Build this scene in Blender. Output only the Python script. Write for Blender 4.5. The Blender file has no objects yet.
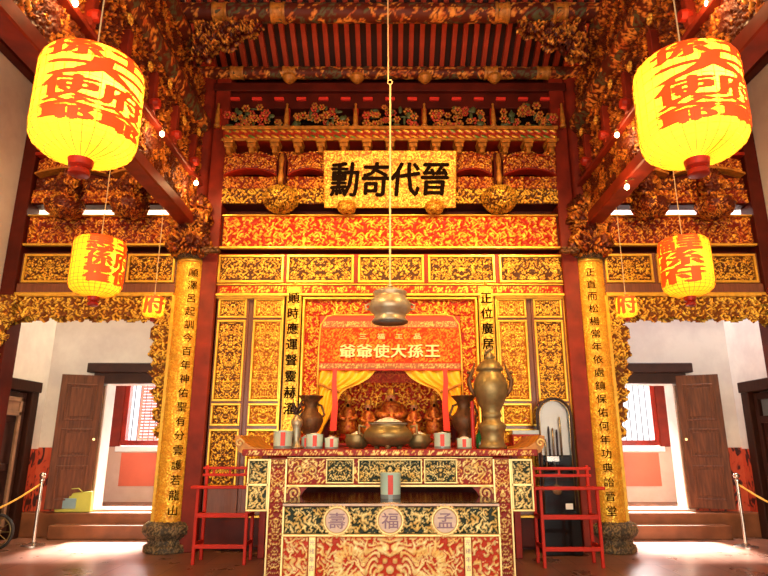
import bpy, math, random
import numpy as np
from mathutils import Vector
PI = math.pi
C = bpy.context.scene.collection
random.seed(7)

# ------------------------------------------------------------------ camera model (real position: 1.3 m up, tilted up 14.8 deg)
TH = math.radians(14.8); F = 596.0; CX = 390.0; CH = 1.3
cT, sT = math.cos(TH), math.sin(TH)
def Zp(y, D):
    v = (288 - y) / F
    return CH + D * (sT + v * cT) / (cT - v * sT)
def Xp(x, y, D):
    v = (288 - y) / F
    return D * ((x - CX) / F) / (cT - v * sT)
cam = bpy.data.cameras.new('camera'); cam.sensor_width = 36; cam.lens = F / 768 * 36
cam.shift_x = -6 / 768; cam.clip_start = .05
co = bpy.data.objects.new('camera', cam); C.objects.link(co)
co.location = (0, 0, CH); co.rotation_euler = (PI / 2 + TH, 0, 0)
bpy.context.scene.camera = co

# ------------------------------------------------------------------ materials
def nodes(m):
    m.use_nodes = True
    return m.node_tree.nodes, m.node_tree.links
def mat(name, col, rough=.5, metal=0., var=.15, scale=6., col2=None, bump=0., bscale=40., coat=0., emit=None, estr=0., stretch=None, spec=None):
    m = bpy.data.materials.new(name); N, L = nodes(m)
    b = N['Principled BSDF']
    tc = N.new('ShaderNodeTexCoord'); mp = N.new('ShaderNodeMapping')
    L.new(tc.outputs['Object'], mp.inputs[0])
    if stretch: mp.inputs['Scale'].default_value = stretch
    n = N.new('ShaderNodeTexNoise'); n.inputs['Scale'].default_value = scale; n.inputs['Detail'].default_value = 5
    L.new(mp.outputs[0], n.inputs['Vector'])
    mx = N.new('ShaderNodeMix'); mx.data_type = 'RGBA'
    r = N.new('ShaderNodeValToRGB'); r.color_ramp.elements[0].position = .35; r.color_ramp.elements[1].position = .65
    L.new(n.outputs['Fac'], r.inputs[0]); L.new(r.outputs[0], mx.inputs[0])
    c2 = col2 or tuple(max(0, c * (1 - var)) for c in col)
    mx.inputs[6].default_value = (*col, 1); mx.inputs[7].default_value = (*c2, 1)
    L.new(mx.outputs[2], b.inputs['Base Color'])
    b.inputs['Roughness'].default_value = rough; b.inputs['Metallic'].default_value = metal
    b.inputs['Coat Weight'].default_value = coat
    if spec is not None: b.inputs['Specular IOR Level'].default_value = spec
    if emit: b.inputs['Emission Color'].default_value = (*emit, 1); b.inputs['Emission Strength'].default_value = estr
    if bump:
        n2 = N.new('ShaderNodeTexNoise'); n2.inputs['Scale'].default_value = bscale; n2.inputs['Detail'].default_value = 4
        L.new(mp.outputs[0], n2.inputs['Vector'])
        bp = N.new('ShaderNodeBump'); bp.inputs['Strength'].default_value = bump; bp.inputs['Distance'].default_value = .01
        L.new(n2.outputs['Fac'], bp.inputs['Height']); L.new(bp.outputs[0], b.inputs['Normal'])
    return m
GOLD = (1.0, .57, .06)
def relief_mat(name, ground, gold=GOLD, gold2=None, metal=.55, rough=.34, third=None, tscale=7.):
    """gilded carving on a painted ground, some grounds darkened for shade in the recesses; the 'gild' attribute says which points of the carving are gilded"""
    m = bpy.data.materials.new(name); N, L = nodes(m); b = N['Principled BSDF']
    at = N.new('ShaderNodeAttribute'); at.attribute_name = 'gild'
    tc = N.new('ShaderNodeTexCoord')
    n = N.new('ShaderNodeTexNoise'); n.inputs['Scale'].default_value = 9; n.inputs['Detail'].default_value = 6
    L.new(tc.outputs['Object'], n.inputs['Vector'])
    g = N.new('ShaderNodeMix'); g.data_type = 'RGBA'
    g.inputs[6].default_value = (*gold, 1); g2 = gold2 or (gold[0] * .78, gold[1] * .62, gold[2] * .6)
    g.inputs[7].default_value = (*g2, 1)
    rr = N.new('ShaderNodeValToRGB'); rr.color_ramp.elements[0].position = .42; rr.color_ramp.elements[1].position = .62
    L.new(n.outputs['Fac'], rr.inputs[0]); L.new(rr.outputs[0], g.inputs[0])
    src = g.outputs[2]
    if third:
        v = N.new('ShaderNodeTexVoronoi'); v.inputs['Scale'].default_value = tscale
        L.new(tc.outputs['Object'], v.inputs['Vector'])
        sx = N.new('ShaderNodeSeparateColor'); L.new(v.outputs['Color'], sx.inputs[0])
        rt = N.new('ShaderNodeValToRGB'); rt.color_ramp.interpolation = 'CONSTANT'
        rt.color_ramp.elements[0].color = (0, 0, 0, 1); rt.color_ramp.elements[1].position = .6; rt.color_ramp.elements[1].color = (1, 1, 1, 1)
        L.new(sx.outputs[0], rt.inputs[0])
        t = N.new('ShaderNodeMix'); t.data_type = 'RGBA'
        L.new(rt.outputs[0], t.inputs[0]); L.new(src, t.inputs[6]); t.inputs[7].default_value = (*third, 1)
        src = t.outputs[2]
    mx = N.new('ShaderNodeMix'); mx.data_type = 'RGBA'
    L.new(at.outputs['Fac'], mx.inputs[0]); mx.inputs[6].default_value = (*ground, 1); L.new(src, mx.inputs[7])
    L.new(mx.outputs[2], b.inputs['Base Color'])
    mm = N.new('ShaderNodeMath'); mm.operation = 'MULTIPLY'; mm.inputs[1].default_value = metal
    L.new(at.outputs['Fac'], mm.inputs[0]); L.new(mm.outputs[0], b.inputs['Metallic'])
    b.inputs['Roughness'].default_value = rough; b.inputs['Specular IOR Level'].default_value = .18
    n2 = N.new('ShaderNodeTexNoise'); n2.inputs['Scale'].default_value = 90; n2.inputs['Detail'].default_value = 3
    L.new(tc.outputs['Object'], n2.inputs['Vector'])
    bp = N.new('ShaderNodeBump'); bp.inputs['Strength'].default_value = .35; bp.inputs['Distance'].default_value = .006
    L.new(n2.outputs['Fac'], bp.inputs['Height']); L.new(bp.outputs[0], b.inputs['Normal'])
    return m
M = {}
M['g_dark'] = relief_mat('gilt on dark lacquer and cavity shade', (.075, .020, .004))  # dark lacquer ground also paints shade into the cavities
M['g_red'] = relief_mat('gilt on red lacquer', (.36, .014, .002))
M['g_deep'] = relief_mat('gilt on deep red', (.16, .012, .004), gold=(.85, .36, .04), gold2=(.55, .13, .02))
M['g_truss'] = relief_mat('worn gilt on oxblood', (.075, .008, .003), gold=(.85, .34, .045), gold2=(.40, .08, .012), third=(.14, .035, .012), tscale=7.)
M['g_yellow'] = relief_mat('bright gilt with cavity shade', (.30, .085, .006), gold=(1.0, .62, .07), rough=.3)  # brown ground stands in for fine shadows in the carving
M['g_plaque'] = relief_mat('mottled gilt board with cavity shade', (.42, .13, .008), gold=(1.0, .64, .08), rough=.3)  # ground darkened for mottling and for shadows between the bumps
M['g_column'] = relief_mat('gilt column board', (.70, .30, .025), gold=(1.0, .62, .07), rough=.28)
M['g_frame'] = relief_mat('bright gilt lacework', (.16, .045, .006), gold=(1.0, .64, .08), rough=.32)
M['g_table'] = relief_mat('pale gilt on vermilion', (.50, .035, .012), gold=(1., .80, .38), gold2=(.95, .62, .20), metal=.3, rough=.4)
M['g_tblack'] = relief_mat('pale gilt on dark green black', (.02, .03, .015), gold=(.98, .74, .30), gold2=(.8, .48, .12), metal=.3, rough=.4)
M['g_apron'] = relief_mat('gilt on wine red', (.30, .02, .015), gold=(1., .72, .26), gold2=(.8, .45, .1), metal=.3, rough=.4)
M['g_band'] = relief_mat('painted scroll band', (.35, .03, .01), gold=(.85, .45, .05), third=(.16, .26, .04), tscale=9.)
M['g_purlin'] = relief_mat('painted purlin', (.09, .014, .006), gold=(.75, .30, .05), gold2=(.42, .08, .015), third=(.09, .08, .035), tscale=6., metal=.1, rough=.5)
M['g_stone'] = relief_mat('carved stone with old gilding', (.06, .045, .03), gold=(.28, .18, .08), gold2=(.2, .13, .07), metal=.15, rough=.55)
M['g_cloth'] = relief_mat('gold embroidered red silk', (.62, .035, .004), gold=(.85, .33, .03), gold2=(.80, .16, .015), metal=.1, rough=.6)
M['g_cloth2'] = relief_mat('embroidered border', (.35, .12, .06), gold=(.9, .6, .2), gold2=(.55, .25, .1), metal=.1, rough=.6)
M['gold'] = mat('gilt moulding', (1., .60, .08), .28, .6, .2, 14, bump=.2, bscale=60)
M['palegold'] = mat('pale gilt edge', (1., .74, .30), .35, .35, .15, 14)
M['red'] = mat('red lacquer', (.34, .018, .005), .4, 0, .4, 5, spec=.25)
M['postred'] = mat('deep red post lacquer', (.22, .018, .006), .5, 0, .4, 5, spec=.25)
M['rack'] = mat('bright red painted wood', (.58, .022, .007), .45, 0, .18, 7, spec=.25)
M['darkred'] = mat('dark red lacquer', (.09, .009, .004), .45, 0, .4, 4, spec=.2)
M['roofred'] = mat('roof red paint', (.50, .050, .016), .5, 0, .35, 4)
M['roofdark'] = mat('roof boards', (.035, .008, .005), .6, 0, .4, 4)
M['door'] = mat('brown purple lacquer', (.20, .060, .028), .35, 0, .3, 8, stretch=(6, 6, .5), coat=.3)
M['wood'] = mat('aged brown wood', (.16, .050, .016), .5, 0, .5, 5, stretch=(6, 6, .6), bump=.2, spec=.25)
M['darkwood'] = mat('dark wood', (.035, .010, .005), .5, 0, .4, 6, stretch=(5, 5, .6), spec=.2)
M['lintel'] = mat('dark brown lintel wood', (.05, .016, .010), .5, 0, .4, 6)
M['plinthwood'] = mat('worn brown step', (.30, .11, .045), .38, 0, .45, 3, bump=.15)
M['black'] = mat('black lacquer', (.007, .004, .003), .12, 0, .2, 6, spec=.25)
M['ink'] = mat('black ink', (.012, .005, .002), .95, 0, .2, 6, spec=.05)
M['bronze'] = mat('old bronze', (.34, .24, .095), .42, .65, .35, 10, bump=.25, bscale=30)
M['brownbronze'] = mat('brown bronze', (.20, .085, .03), .5, .45, .5, 14, bump=.4, bscale=40)
M['brass'] = mat('polished brass', (.62, .42, .18), .26, .85, .3, 8)
M['pewter'] = mat('worn pewter and brass', (.44, .43, .33), .4, .6, .4, 7, col2=(.40, .27, .15), bump=.15)
M['pewterin'] = mat('grey metal inside', (.25, .25, .22), .6, .4, .4, 9)
M['chrome'] = mat('steel post', (.62, .55, .48), .2, .9, .1, 8)
M['celadon'] = mat('pale celadon porcelain', (.58, .76, .62), .22, 0, .08, 9, coat=.3)
M['stripe'] = mat('red paper strip', (.75, .06, .04), .5, 0, .15, 9)
M['ash'] = mat('incense ash', (.80, .72, .62), .9, 0, .15, 30, bump=.3)
M['glassgrey'] = mat('grey glass', (.25, .28, .27), .1, 0, .2, 9)
M['silk'] = mat('yellow silk', (1., .58, .02), .45, 0, .25, 5, col2=(.95, .42, .01))
M['ribbon'] = mat('red ribbon', (.85, .035, .008), .5, 0, .15, 5)
M['fringe'] = mat('wine red fringe', (.24, .02, .012), .6, 0, .5, 60, stretch=(1, 1, .05))
M['rope'] = mat('pale cord', (.72, .50, .25), .7, 0, .25, 30)
M['yrope'] = mat('yellow rope', (.85, .50, .06), .6, 0, .3, 50)
M['white'] = mat('white paper', (.85, .85, .82), .6, 0, .05, 9)
M['green'] = mat('green glass', (.01, .22, .05), .08, 0, .2, 9, coat=.5)
M['skin'] = mat('painted face', (.75, .32, .14), .5, 0, .1, 9)
M['robe'] = mat('gold red robe', (.60, .22, .03), .4, .4, .5, 30, col2=(.30, .02, .006))
M['tyre'] = mat('dark rubber', (.03, .025, .022), .6)
M['knobred'] = mat('red turned wood', (.40, .022, .008), .4, 0, .3, 8, spec=.25)
M['brightred'] = mat('bright red end paint', (.75, .03, .015), .5, 0, .1, 8)
M['oak'] = mat('light worn frame wood', (.34, .20, .12), .4, 0, .3, 8)
M['flower_red'] = mat('red petals', (.55, .05, .015), .5, 0, .3, 8)
M['flower_gold'] = mat('ochre petals', (.62, .23, .025), .45, .2, .5, 14)
M['flower_green'] = mat('green leaves', (.07, .09, .025), .5, 0, .3, 8)
M['pink'] = mat('pinkish centre', (.78, .56, .42), .5, .1, .2, 20)
M['purple'] = mat('muted purple', (.30, .16, .22), .5)
M['bagprint'] = mat('pale blue print', (.25, .42, .48), .6)
M['bag'] = mat('yellow green canvas', (.52, .56, .10), .7, 0, .1, 8)
M['shutter'] = mat('pink red shutter', (.55, .14, .10), .5, 0, .1, 8)
M['glare_dial'] = mat('glare white clock face', (.88, .86, .80), .35, .1, .06, 5)  # white clock face stands for daylight reflected in the glass

def plaster(name, base, stain):
    m = bpy.data.materials.new(name); N, L = nodes(m); b = N['Principled BSDF']
    tc = N.new('ShaderNodeTexCoord')
    n = N.new('ShaderNodeTexNoise'); n.inputs['Scale'].default_value = .9; n.inputs['Detail'].default_value = 9; n.inputs['Roughness'].default_value = .62
    L.new(tc.outputs['Object'], n.inputs['Vector'])
    r = N.new('ShaderNodeValToRGB'); r.color_ramp.elements[0].position = .40; r.color_ramp.elements[1].position = .60
    r.color_ramp.elements[0].color = (*stain, 1); r.color_ramp.elements[1].color = (*base, 1)
    L.new(n.outputs['Fac'], r.inputs[0]); L.new(r.outputs[0], b.inputs['Base Color'])
    b.inputs['Roughness'].default_value = .8
    bp = N.new('ShaderNodeBump'); bp.inputs['Strength'].default_value = .2; bp.inputs['Distance'].default_value = .01
    L.new(n.outputs['Fac'], bp.inputs['Height']); L.new(bp.outputs[0], b.inputs['Normal'])
    return m
M['plaster'] = plaster('stained limewash', (.78, .72, .64), (.62, .55, .50))
M['plaster2'] = plaster('pinkish render', (.62, .44, .34), (.52, .34, .25))
def dado():
    m = bpy.data.materials.new('painted red dado'); N, L = nodes(m); b = N['Principled BSDF']
    tc = N.new('ShaderNodeTexCoord'); mp = N.new('ShaderNodeMapping'); mp.inputs['Scale'].default_value = (5, 5, 2.4)
    L.new(tc.outputs['Object'], mp.inputs[0])
    n = N.new('ShaderNodeTexNoise'); n.inputs['Scale'].default_value = 2.; n.inputs['Detail'].default_value = 8; n.inputs['Distortion'].default_value = 1.2
    L.new(mp.outputs[0], n.inputs['Vector'])
    r = N.new('ShaderNodeValToRGB')
    e = r.color_ramp.elements; e[0].position = .42; e[0].color = (.05, .012, .01, 1); e[1].position = .47; e[1].color = (.60, .07, .025, 1)
    e2 = e.new(.7); e2.color = (.62, .11, .04, 1)
    L.new(n.outputs['Fac'], r.inputs[0]); L.new(r.outputs[0], b.inputs['Base Color']); b.inputs['Roughness'].default_value = .6
    return m
M['dado'] = dado()
M['dado2'] = mat('plain orange red panel', (.62, .11, .045), .6, 0, .12, 3)
def tiles():
    m = bpy.data.materials.new('old clay floor tiles'); N, L = nodes(m); b = N['Principled BSDF']
    tc = N.new('ShaderNodeTexCoord')
    br = N.new('ShaderNodeTexBrick'); br.offset = 0.5; br.inputs['Scale'].default_value = 1.
    br.inputs['Brick Width'].default_value = .6; br.inputs['Row Height'].default_value = .6; br.inputs['Mortar Size'].default_value = .006
    br.inputs['Color1'].default_value = (.30, .14, .088, 1); br.inputs['Color2'].default_value = (.22, .092, .058, 1); br.inputs['Mortar'].default_value = (.09, .03, .02, 1)
    L.new(tc.outputs['Object'], br.inputs['Vector'])
    n = N.new('ShaderNodeTexNoise'); n.inputs['Scale'].default_value = 2.2; n.inputs['Detail'].default_value = 8
    L.new(tc.outputs['Object'], n.inputs['Vector'])
    r = N.new('ShaderNodeValToRGB'); r.color_ramp.elements[0].position = .35; r.color_ramp.elements[1].position = .7
    r.color_ramp.elements[0].color = (.75, .75, .75, 1); r.color_ramp.elements[1].color = (1.35, 1.3, 1.3, 1)
    L.new(n.outputs['Fac'], r.inputs[0])
    mx = N.new('ShaderNodeMix'); mx.data_type = 'RGBA'; mx.blend_type = 'MULTIPLY'; mx.inputs[0].default_value = 1
    L.new(br.outputs['Color'], mx.inputs[6]); L.new(r.outputs[0], mx.inputs[7]); L.new(mx.outputs[2], b.inputs['Base Color'])
    rr = N.new('ShaderNodeMapRange'); rr.inputs[3].default_value = .22; rr.inputs[4].default_value = .36
    L.new(n.outputs['Fac'], rr.inputs[0]); L.new(rr.outputs[0], b.inputs['Roughness'])
    bp = N.new('ShaderNodeBump'); bp.inputs['Strength'].default_value = .15; bp.inputs['Distance'].default_value = .003
    L.new(br.outputs['Fac'], bp.inputs['Height']); bp.invert = True; L.new(bp.outputs[0], b.inputs['Normal'])
    return m
M['tiles'] = tiles()
def paper():
    """oiled lantern paper: lets the lamp inside glow through"""
    m = bpy.data.materials.new('oiled lantern paper'); N, L = nodes(m)
    N.remove(N['Principled BSDF']); out = N['Material Output']
    tr = N.new('ShaderNodeBsdfTranslucent'); tr.inputs[0].default_value = (1., .66, .06, 1)
    df = N.new('ShaderNodeBsdfDiffuse'); df.inputs[0].default_value = (.95, .55, .05, 1)
    gl = N.new('ShaderNodeEmission'); gl.inputs[0].default_value = (1., .52, .012, 1); gl.inputs[1].default_value = PAPER_E
    a = N.new('ShaderNodeMixShader'); a.inputs[0].default_value = .25
    L.new(tr.outputs[0], a.inputs[1]); L.new(df.outputs[0], a.inputs[2])
    s = N.new('ShaderNodeAddShader'); L.new(a.outputs[0], s.inputs[0]); L.new(gl.outputs[0], s.inputs[1])
    L.new(s.outputs[0], out.inputs[0]); return m
PAPER_E = .30
M['paper'] = paper()
M['lanternred'] = mat('red painted lettering', (.80, .07, .008), .6, 0, .1, 8, emit=(1., .09, .004), estr=.55)
M['bulb'] = mat('lit bulb', (1, .9, .6), .5, emit=(1., .72, .35), estr=30)
def glass():
    m = bpy.data.materials.new('clear glass'); N, L = nodes(m); b = N['Principled BSDF']
    b.inputs['Base Color'].default_value = (1, 1, 1, 1); b.inputs['Transmission Weight'].default_value = 1; b.inputs['Roughness'].default_value = .02; b.inputs['IOR'].default_value = 1.15
    return m
M['glass'] = glass()

# ------------------------------------------------------------------ mesh helpers (world coordinates; origin set at each mesh's base)
W = {}
def link(o, world, parent):
    base = W[parent.name] if parent else (0, 0, 0)
    o.location = tuple(world[i] - base[i] for i in range(3))
    C.objects.link(o)
    if parent: o.parent = parent
    W[o.name] = tuple(world)
    return o
def mesh_obj(name, V, Fc, mats, parent=None, smooth=False, mi=None, gild=None, auto=False):
    V = np.asarray(V, dtype=float)
    org = np.array([(V[:, 0].min() + V[:, 0].max()) / 2, (V[:, 1].min() + V[:, 1].max()) / 2, V[:, 2].min()])
    me = bpy.data.meshes.new(name)
    if isinstance(Fc, np.ndarray):
        me.vertices.add(len(V)); me.vertices.foreach_set('co', (V - org).ravel())
        nf = len(Fc); k = Fc.shape[1]
        me.loops.add(nf * k); me.loops.foreach_set('vertex_index', Fc.ravel().astype(np.int32))
        me.polygons.add(nf); me.polygons.foreach_set('loop_start', np.arange(0, nf * k, k, dtype=np.int32))
        me.update(calc_edges=True); me.validate()
    else:
        me.from_pydata([tuple(v) for v in (V - org)], [], Fc); me.update()
    for m_ in (mats if isinstance(mats, (list, tuple)) else [mats]): me.materials.append(m_)
    if mi is not None: me.polygons.foreach_set('material_index', mi)
    if smooth or auto:
        me.polygons.foreach_set('use_smooth', [True] * len(me.polygons))
        if auto: me.set_sharp_from_angle(angle=math.radians(38))
    if gild is not None:
        a = me.attributes.new('gild', 'FLOAT', 'POINT'); a.data.foreach_set('value', gild.astype(np.float32))
    o = bpy.data.objects.new(name, me)
    return link(o, tuple(org), parent)
class MB:
    def __init__(s): s.v = []; s.f = []; s.m = []; s.cur = 0
    def add(s, vs, fs):
        n = len(s.v); s.v += [tuple(v) for v in vs]; s.f += [tuple(i + n for i in f) for f in fs]; s.m += [s.cur] * len(fs); return s
    def box(s, x0, x1, y0, y1, z0, z1, bev=0.):
        x0, x1 = min(x0, x1), max(x0, x1); y0, y1 = min(y0, y1), max(y0, y1); z0, z1 = min(z0, z1), max(z0, z1)
        b = min(bev, (x1 - x0) * .45, (y1 - y0) * .45, (z1 - z0) * .45)
        if b <= 0:
            return s.add([(x0, y0, z0), (x1, y0, z0), (x1, y1, z0), (x0, y1, z0), (x0, y0, z1), (x1, y0, z1), (x1, y1, z1), (x0, y1, z1)],
                         [(0, 3, 2, 1), (4, 5, 6, 7), (0, 1, 5, 4), (1, 2, 6, 5), (2, 3, 7, 6), (3, 0, 4, 7)])
        V = []; idx = {}
        for ix, X in enumerate((x0, x1)):
            for iy, Y in enumerate((y0, y1)):
                for iz, Z in enumerate((z0, z1)):
                    sx, sy, sz = (1, -1)[ix], (1, -1)[iy], (1, -1)[iz]
                    for ax in range(3):
                        p = [X + sx * b, Y + sy * b, Z + sz * b]; p[ax] = (X, Y, Z)[ax]
                        idx[ix, iy, iz, ax] = len(V); V.append(tuple(p))
        Fs = []
        def q(*k): return tuple(idx[a] for a in k)
        for s1 in (0, 1):
            Fs.append(q((s1, 0, 0, 0), (s1, 1, 0, 0), (s1, 1, 1, 0), (s1, 0, 1, 0))[::(1 if s1 else -1)])
            Fs.append(q((0, s1, 0, 1), (1, s1, 0, 1), (1, s1, 1, 1), (0, s1, 1, 1))[::(-1 if s1 else 1)])
            Fs.append(q((0, 0, s1, 2), (1, 0, s1, 2), (1, 1, s1, 2), (0, 1, s1, 2))[::(1 if s1 else -1)])
        for a in (0, 1):
            for c in (0, 1):
                for k, (e1, e2) in enumerate((((0, a, c), (1, a, c)), ((a, 0, c), (a, 1, c)), ((a, c, 0), (a, c, 1)))):
                    o = [i for i in range(3) if i != k]
                    f = (idx[(*e1, o[0])], idx[(*e2, o[0])], idx[(*e2, o[1])], idx[(*e1, o[1])])
                    Fs.append(f)
        for a in (0, 1):
            for c in (0, 1):
                for d in (0, 1): Fs.append((idx[a, c, d, 0], idx[a, c, d, 1], idx[a, c, d, 2]))
        cen = Vector(((x0 + x1) / 2, (y0 + y1) / 2, (z0 + z1) / 2)); out = []
        for f in Fs:
            p = [Vector(V[i]) for i in f]; nrm = (p[1] - p[0]).cross(p[2] - p[0]); mid = sum(p, Vector()) / len(p)
            out.append(f if nrm.dot(mid - cen) > 0 else f[::-1])
        return s.add(V, out)
    def tube(s, pts, r, n=8, cap=True):
        pts = [Vector(p) for p in pts]; rs = r if isinstance(r, (list, tuple)) else [r] * len(pts)
        vs = []; prev = None
        for i, p in enumerate(pts):
            t = (pts[min(i + 1, len(pts) - 1)] - pts[max(i - 1, 0)]).normalized()
            if prev is None:
                a = Vector((0, 0, 1)) if abs(t.z) < .9 else Vector((1, 0, 0)); u = t.cross(a).normalized()
            else: u = (prev - t * prev.dot(t)).normalized()
            prev = u; w = t.cross(u)
            vs += [p + (u * math.cos(2 * PI * k / n) + w * math.sin(2 * PI * k / n)) * rs[i] for k in range(n)]
        fs = [(i * n + k, i * n + (k + 1) % n, (i + 1) * n + (k + 1) % n, (i + 1) * n + k) for i in range(len(pts) - 1) for k in range(n)]
        if cap: fs += [tuple(range(n))[::-1], tuple((len(pts) - 1) * n + k for k in range(n))]
        return s.add(vs, fs)
    def lathe(s, c, prof, n=24, axis='z'):
        vs = []; fs = []
        for r, h in prof:
            for k in range(n):
                a = 2 * PI * k / n; p = (r * math.cos(a), r * math.sin(a), h)
                if axis == 'y': p = (p[0], p[2], p[1])
                if axis == 'x': p = (p[2], p[0], p[1])
                vs.append((c[0] + p[0], c[1] + p[1], c[2] + p[2]))
        for i in range(len(prof) - 1):
            for k in range(n):
                f = (i * n + k, i * n + (k + 1) % n, (i + 1) * n + (k + 1) % n, (i + 1) * n + k)
                fs.append(f if axis != 'y' else f[::-1])
        if prof[0][0] > 1e-4: fs.append(tuple(range(n))[::-1] if axis != 'y' else tuple(range(n)))
        if prof[-1][0] > 1e-4:
            t = tuple((len(prof) - 1) * n + k for k in range(n)); fs.append(t if axis != 'y' else t[::-1])
        return s.add(vs, fs)
    def ball(s, c, r, n=12, m=8):
        rx, ry, rz = r if isinstance(r, (list, tuple)) else (r, r, r)
        vs = [(c[0], c[1], c[2] - rz)]
        for i in range(1, m):
            p = PI * i / m
            vs += [(c[0] + rx * math.sin(p) * math.cos(2 * PI * k / n), c[1] + ry * math.sin(p) * math.sin(2 * PI * k / n), c[2] - rz * math.cos(p)) for k in range(n)]
        vs.append((c[0], c[1], c[2] + rz)); T = len(vs) - 1
        fs = [(0, 1 + (k + 1) % n, 1 + k) for k in range(n)]
        for i in range(m - 2):
            fs += [(1 + i * n + k, 1 + i * n + (k + 1) % n, 1 + (i + 1) * n + (k + 1) % n, 1 + (i + 1) * n + k) for k in range(n)]
        fs += [(T, 1 + (m - 2) * n + k, 1 + (m - 2) * n + (k + 1) % n) for k in range(n)]
        return s.add(vs, fs)
    def prism(s, poly, y0, y1, axis='y'):
        """polygon in (x,z) run along y (or (y,z) along x)"""
        n = len(poly); A = sum(poly[i][0] * poly[(i + 1) % n][1] - poly[(i + 1) % n][0] * poly[i][1] for i in range(n))
        if A < 0: poly = poly[::-1]
        if axis == 'y':
            vs = [(p[0], y0, p[1]) for p in poly] + [(p[0], y1, p[1]) for p in poly]; fl = 1
        else:
            vs = [(y0, p[0], p[1]) for p in poly] + [(y1, p[0], p[1]) for p in poly]; fl = -1
        fs = [tuple(range(n))[::fl], tuple(range(n, 2 * n))[::-fl]]
        fs += [((i, i + n, (i + 1) % n + n, (i + 1) % n))[::fl] for i in range(n)]
        return s.add(vs, fs)
    def frame(s, x0, x1, z0, z1, y, w, d, bev=.006):
        s.box(x0, x1, y - d, y, z1 - w, z1, bev); s.box(x0, x1, y - d, y, z0, z0 + w, bev)
        s.box(x0, x0 + w, y - d, y, z0 + w, z1 - w, bev); s.box(x1 - w, x1, y - d, y, z0 + w, z1 - w, bev); return s
    def build(s, name, mats, parent=None, smooth=False, auto=False):
        return mesh_obj(name, s.v, s.f, mats, parent, smooth, mi=s.m, auto=auto)
def tag(o, label, cat, group=None, kind=None):
    if label: o['label'] = label
    if cat: o['category'] = cat
    if group: o['group'] = group
    if kind: o['kind'] = kind
    return o
def struct(o, label=None): o['kind'] = 'structure'; return tag(o, label, None)
def empty(name, loc, label=None, cat=None, group=None):
    o = bpy.data.objects.new(name, None); o.empty_display_size = .1
    link(o, loc, None); return tag(o, label, cat, group)
def copy_tree(o, parent=None):
    c = o.copy(); C.objects.link(c); c.parent = parent
    for ch in list(o.children):
        if ch.name in C.objects: copy_tree(ch, c)
    return c
def dup(o, dx=0, dy=0, dz=0, label=None, flip=False, rz=None, mx=False):
    kids = list(o.children)
    c = o.copy(); C.objects.link(c)
    for ch in kids: copy_tree(ch, c)
    c.location = (o.location[0] + dx, o.location[1] + dy, o.location[2] + dz)
    if rz is not None: c.rotation_euler = (0, 0, rz)
    if flip: c.scale = (-1, 1, 1)
    if label: c['label'] = label
    return c

# ------------------------------------------------------------------ carving
def hsh(i, j, k, seed):
    n = (i.astype(np.int64) * 374761393 + j.astype(np.int64) * 668265263 + k * 2246822519 + seed * 3266489917) & 0xffffffff
    n = ((n ^ (n >> 13)) * 1274126177) & 0xffffffff
    return ((n ^ (n >> 16)) & 0xffff) / 65535.
def carve(x, z, s, seed=1):
    """height (0..1) of a field of carved flowers, scrolls and leaves about s metres across"""
    xw = x + .16 * s * np.sin(z * 5.1 / s + seed) + .08 * s * np.sin(z * 11 / s + x * 4 / s)
    zw = z + .16 * s * np.sin(x * 4.7 / s + 2 * seed) + .08 * s * np.sin(x * 13 / s - z * 5 / s)
    ci = np.floor(xw / s); cj = np.floor(zw / s)
    r1 = np.full(x.shape, 9e9); r2 = r1.copy(); ang = np.zeros(x.shape); ty = np.zeros(x.shape); ph = np.zeros(x.shape)
    for di in (-1, 0, 1):
        for dj in (-1, 0, 1):
            I = ci + di; J = cj + dj
            px = (I + .2 + .6 * hsh(I, J, 1, seed)) * s; pz = (J + .2 + .6 * hsh(I, J, 2, seed)) * s
            dx = xw - px; dz = zw - pz; r = np.sqrt(dx * dx + dz * dz)
            near = r < r1
            r2 = np.where(near, r1, np.minimum(r2, r))
            ang = np.where(near, np.arctan2(dz, dx), ang)
            ty = np.where(near, hsh(I, J, 3, seed), ty); ph = np.where(near, hsh(I, J, 4, seed) * 6.283, ph)
            r1 = np.where(near, r, r1)
    rr = r1 / s; edge = np.clip((r2 - r1) / (.16 * s), 0, 1)
    n = np.where(ty < .2, 5., 6.)
    fl = (.5 + .5 * np.cos(n * ang + ph)) * np.clip(rr * 5, 0, 1) * np.clip((.62 - rr) * 5, 0, 1) + np.clip(1 - rr * 7, 0, 1)
    sg = np.where(ph > 3.14, 1., -1.)
    sp = (.5 + .5 * np.cos(ang * sg + rr * 15 + ph)) ** .8
    lf = (.5 + .5 * np.cos(2 * ang * sg + rr * 9 + ph)) * (.72 + .28 * np.cos(rr * 34 + 3 * ang))
    H = np.where(ty < .35, fl, np.where(ty < .68, sp, lf))
    H = H * (.35 + .65 * edge) + .12 * (1 - edge)
    H = H * (.84 + .16 * np.sin(xw * 37 / s) * np.sin(zw * 41 / s))
    return np.clip(H, 0, 1)
def ss(x, a, b):
    t = np.clip((x - a) / (b - a), 0, 1); return t * t * (3 - 2 * t)
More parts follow.
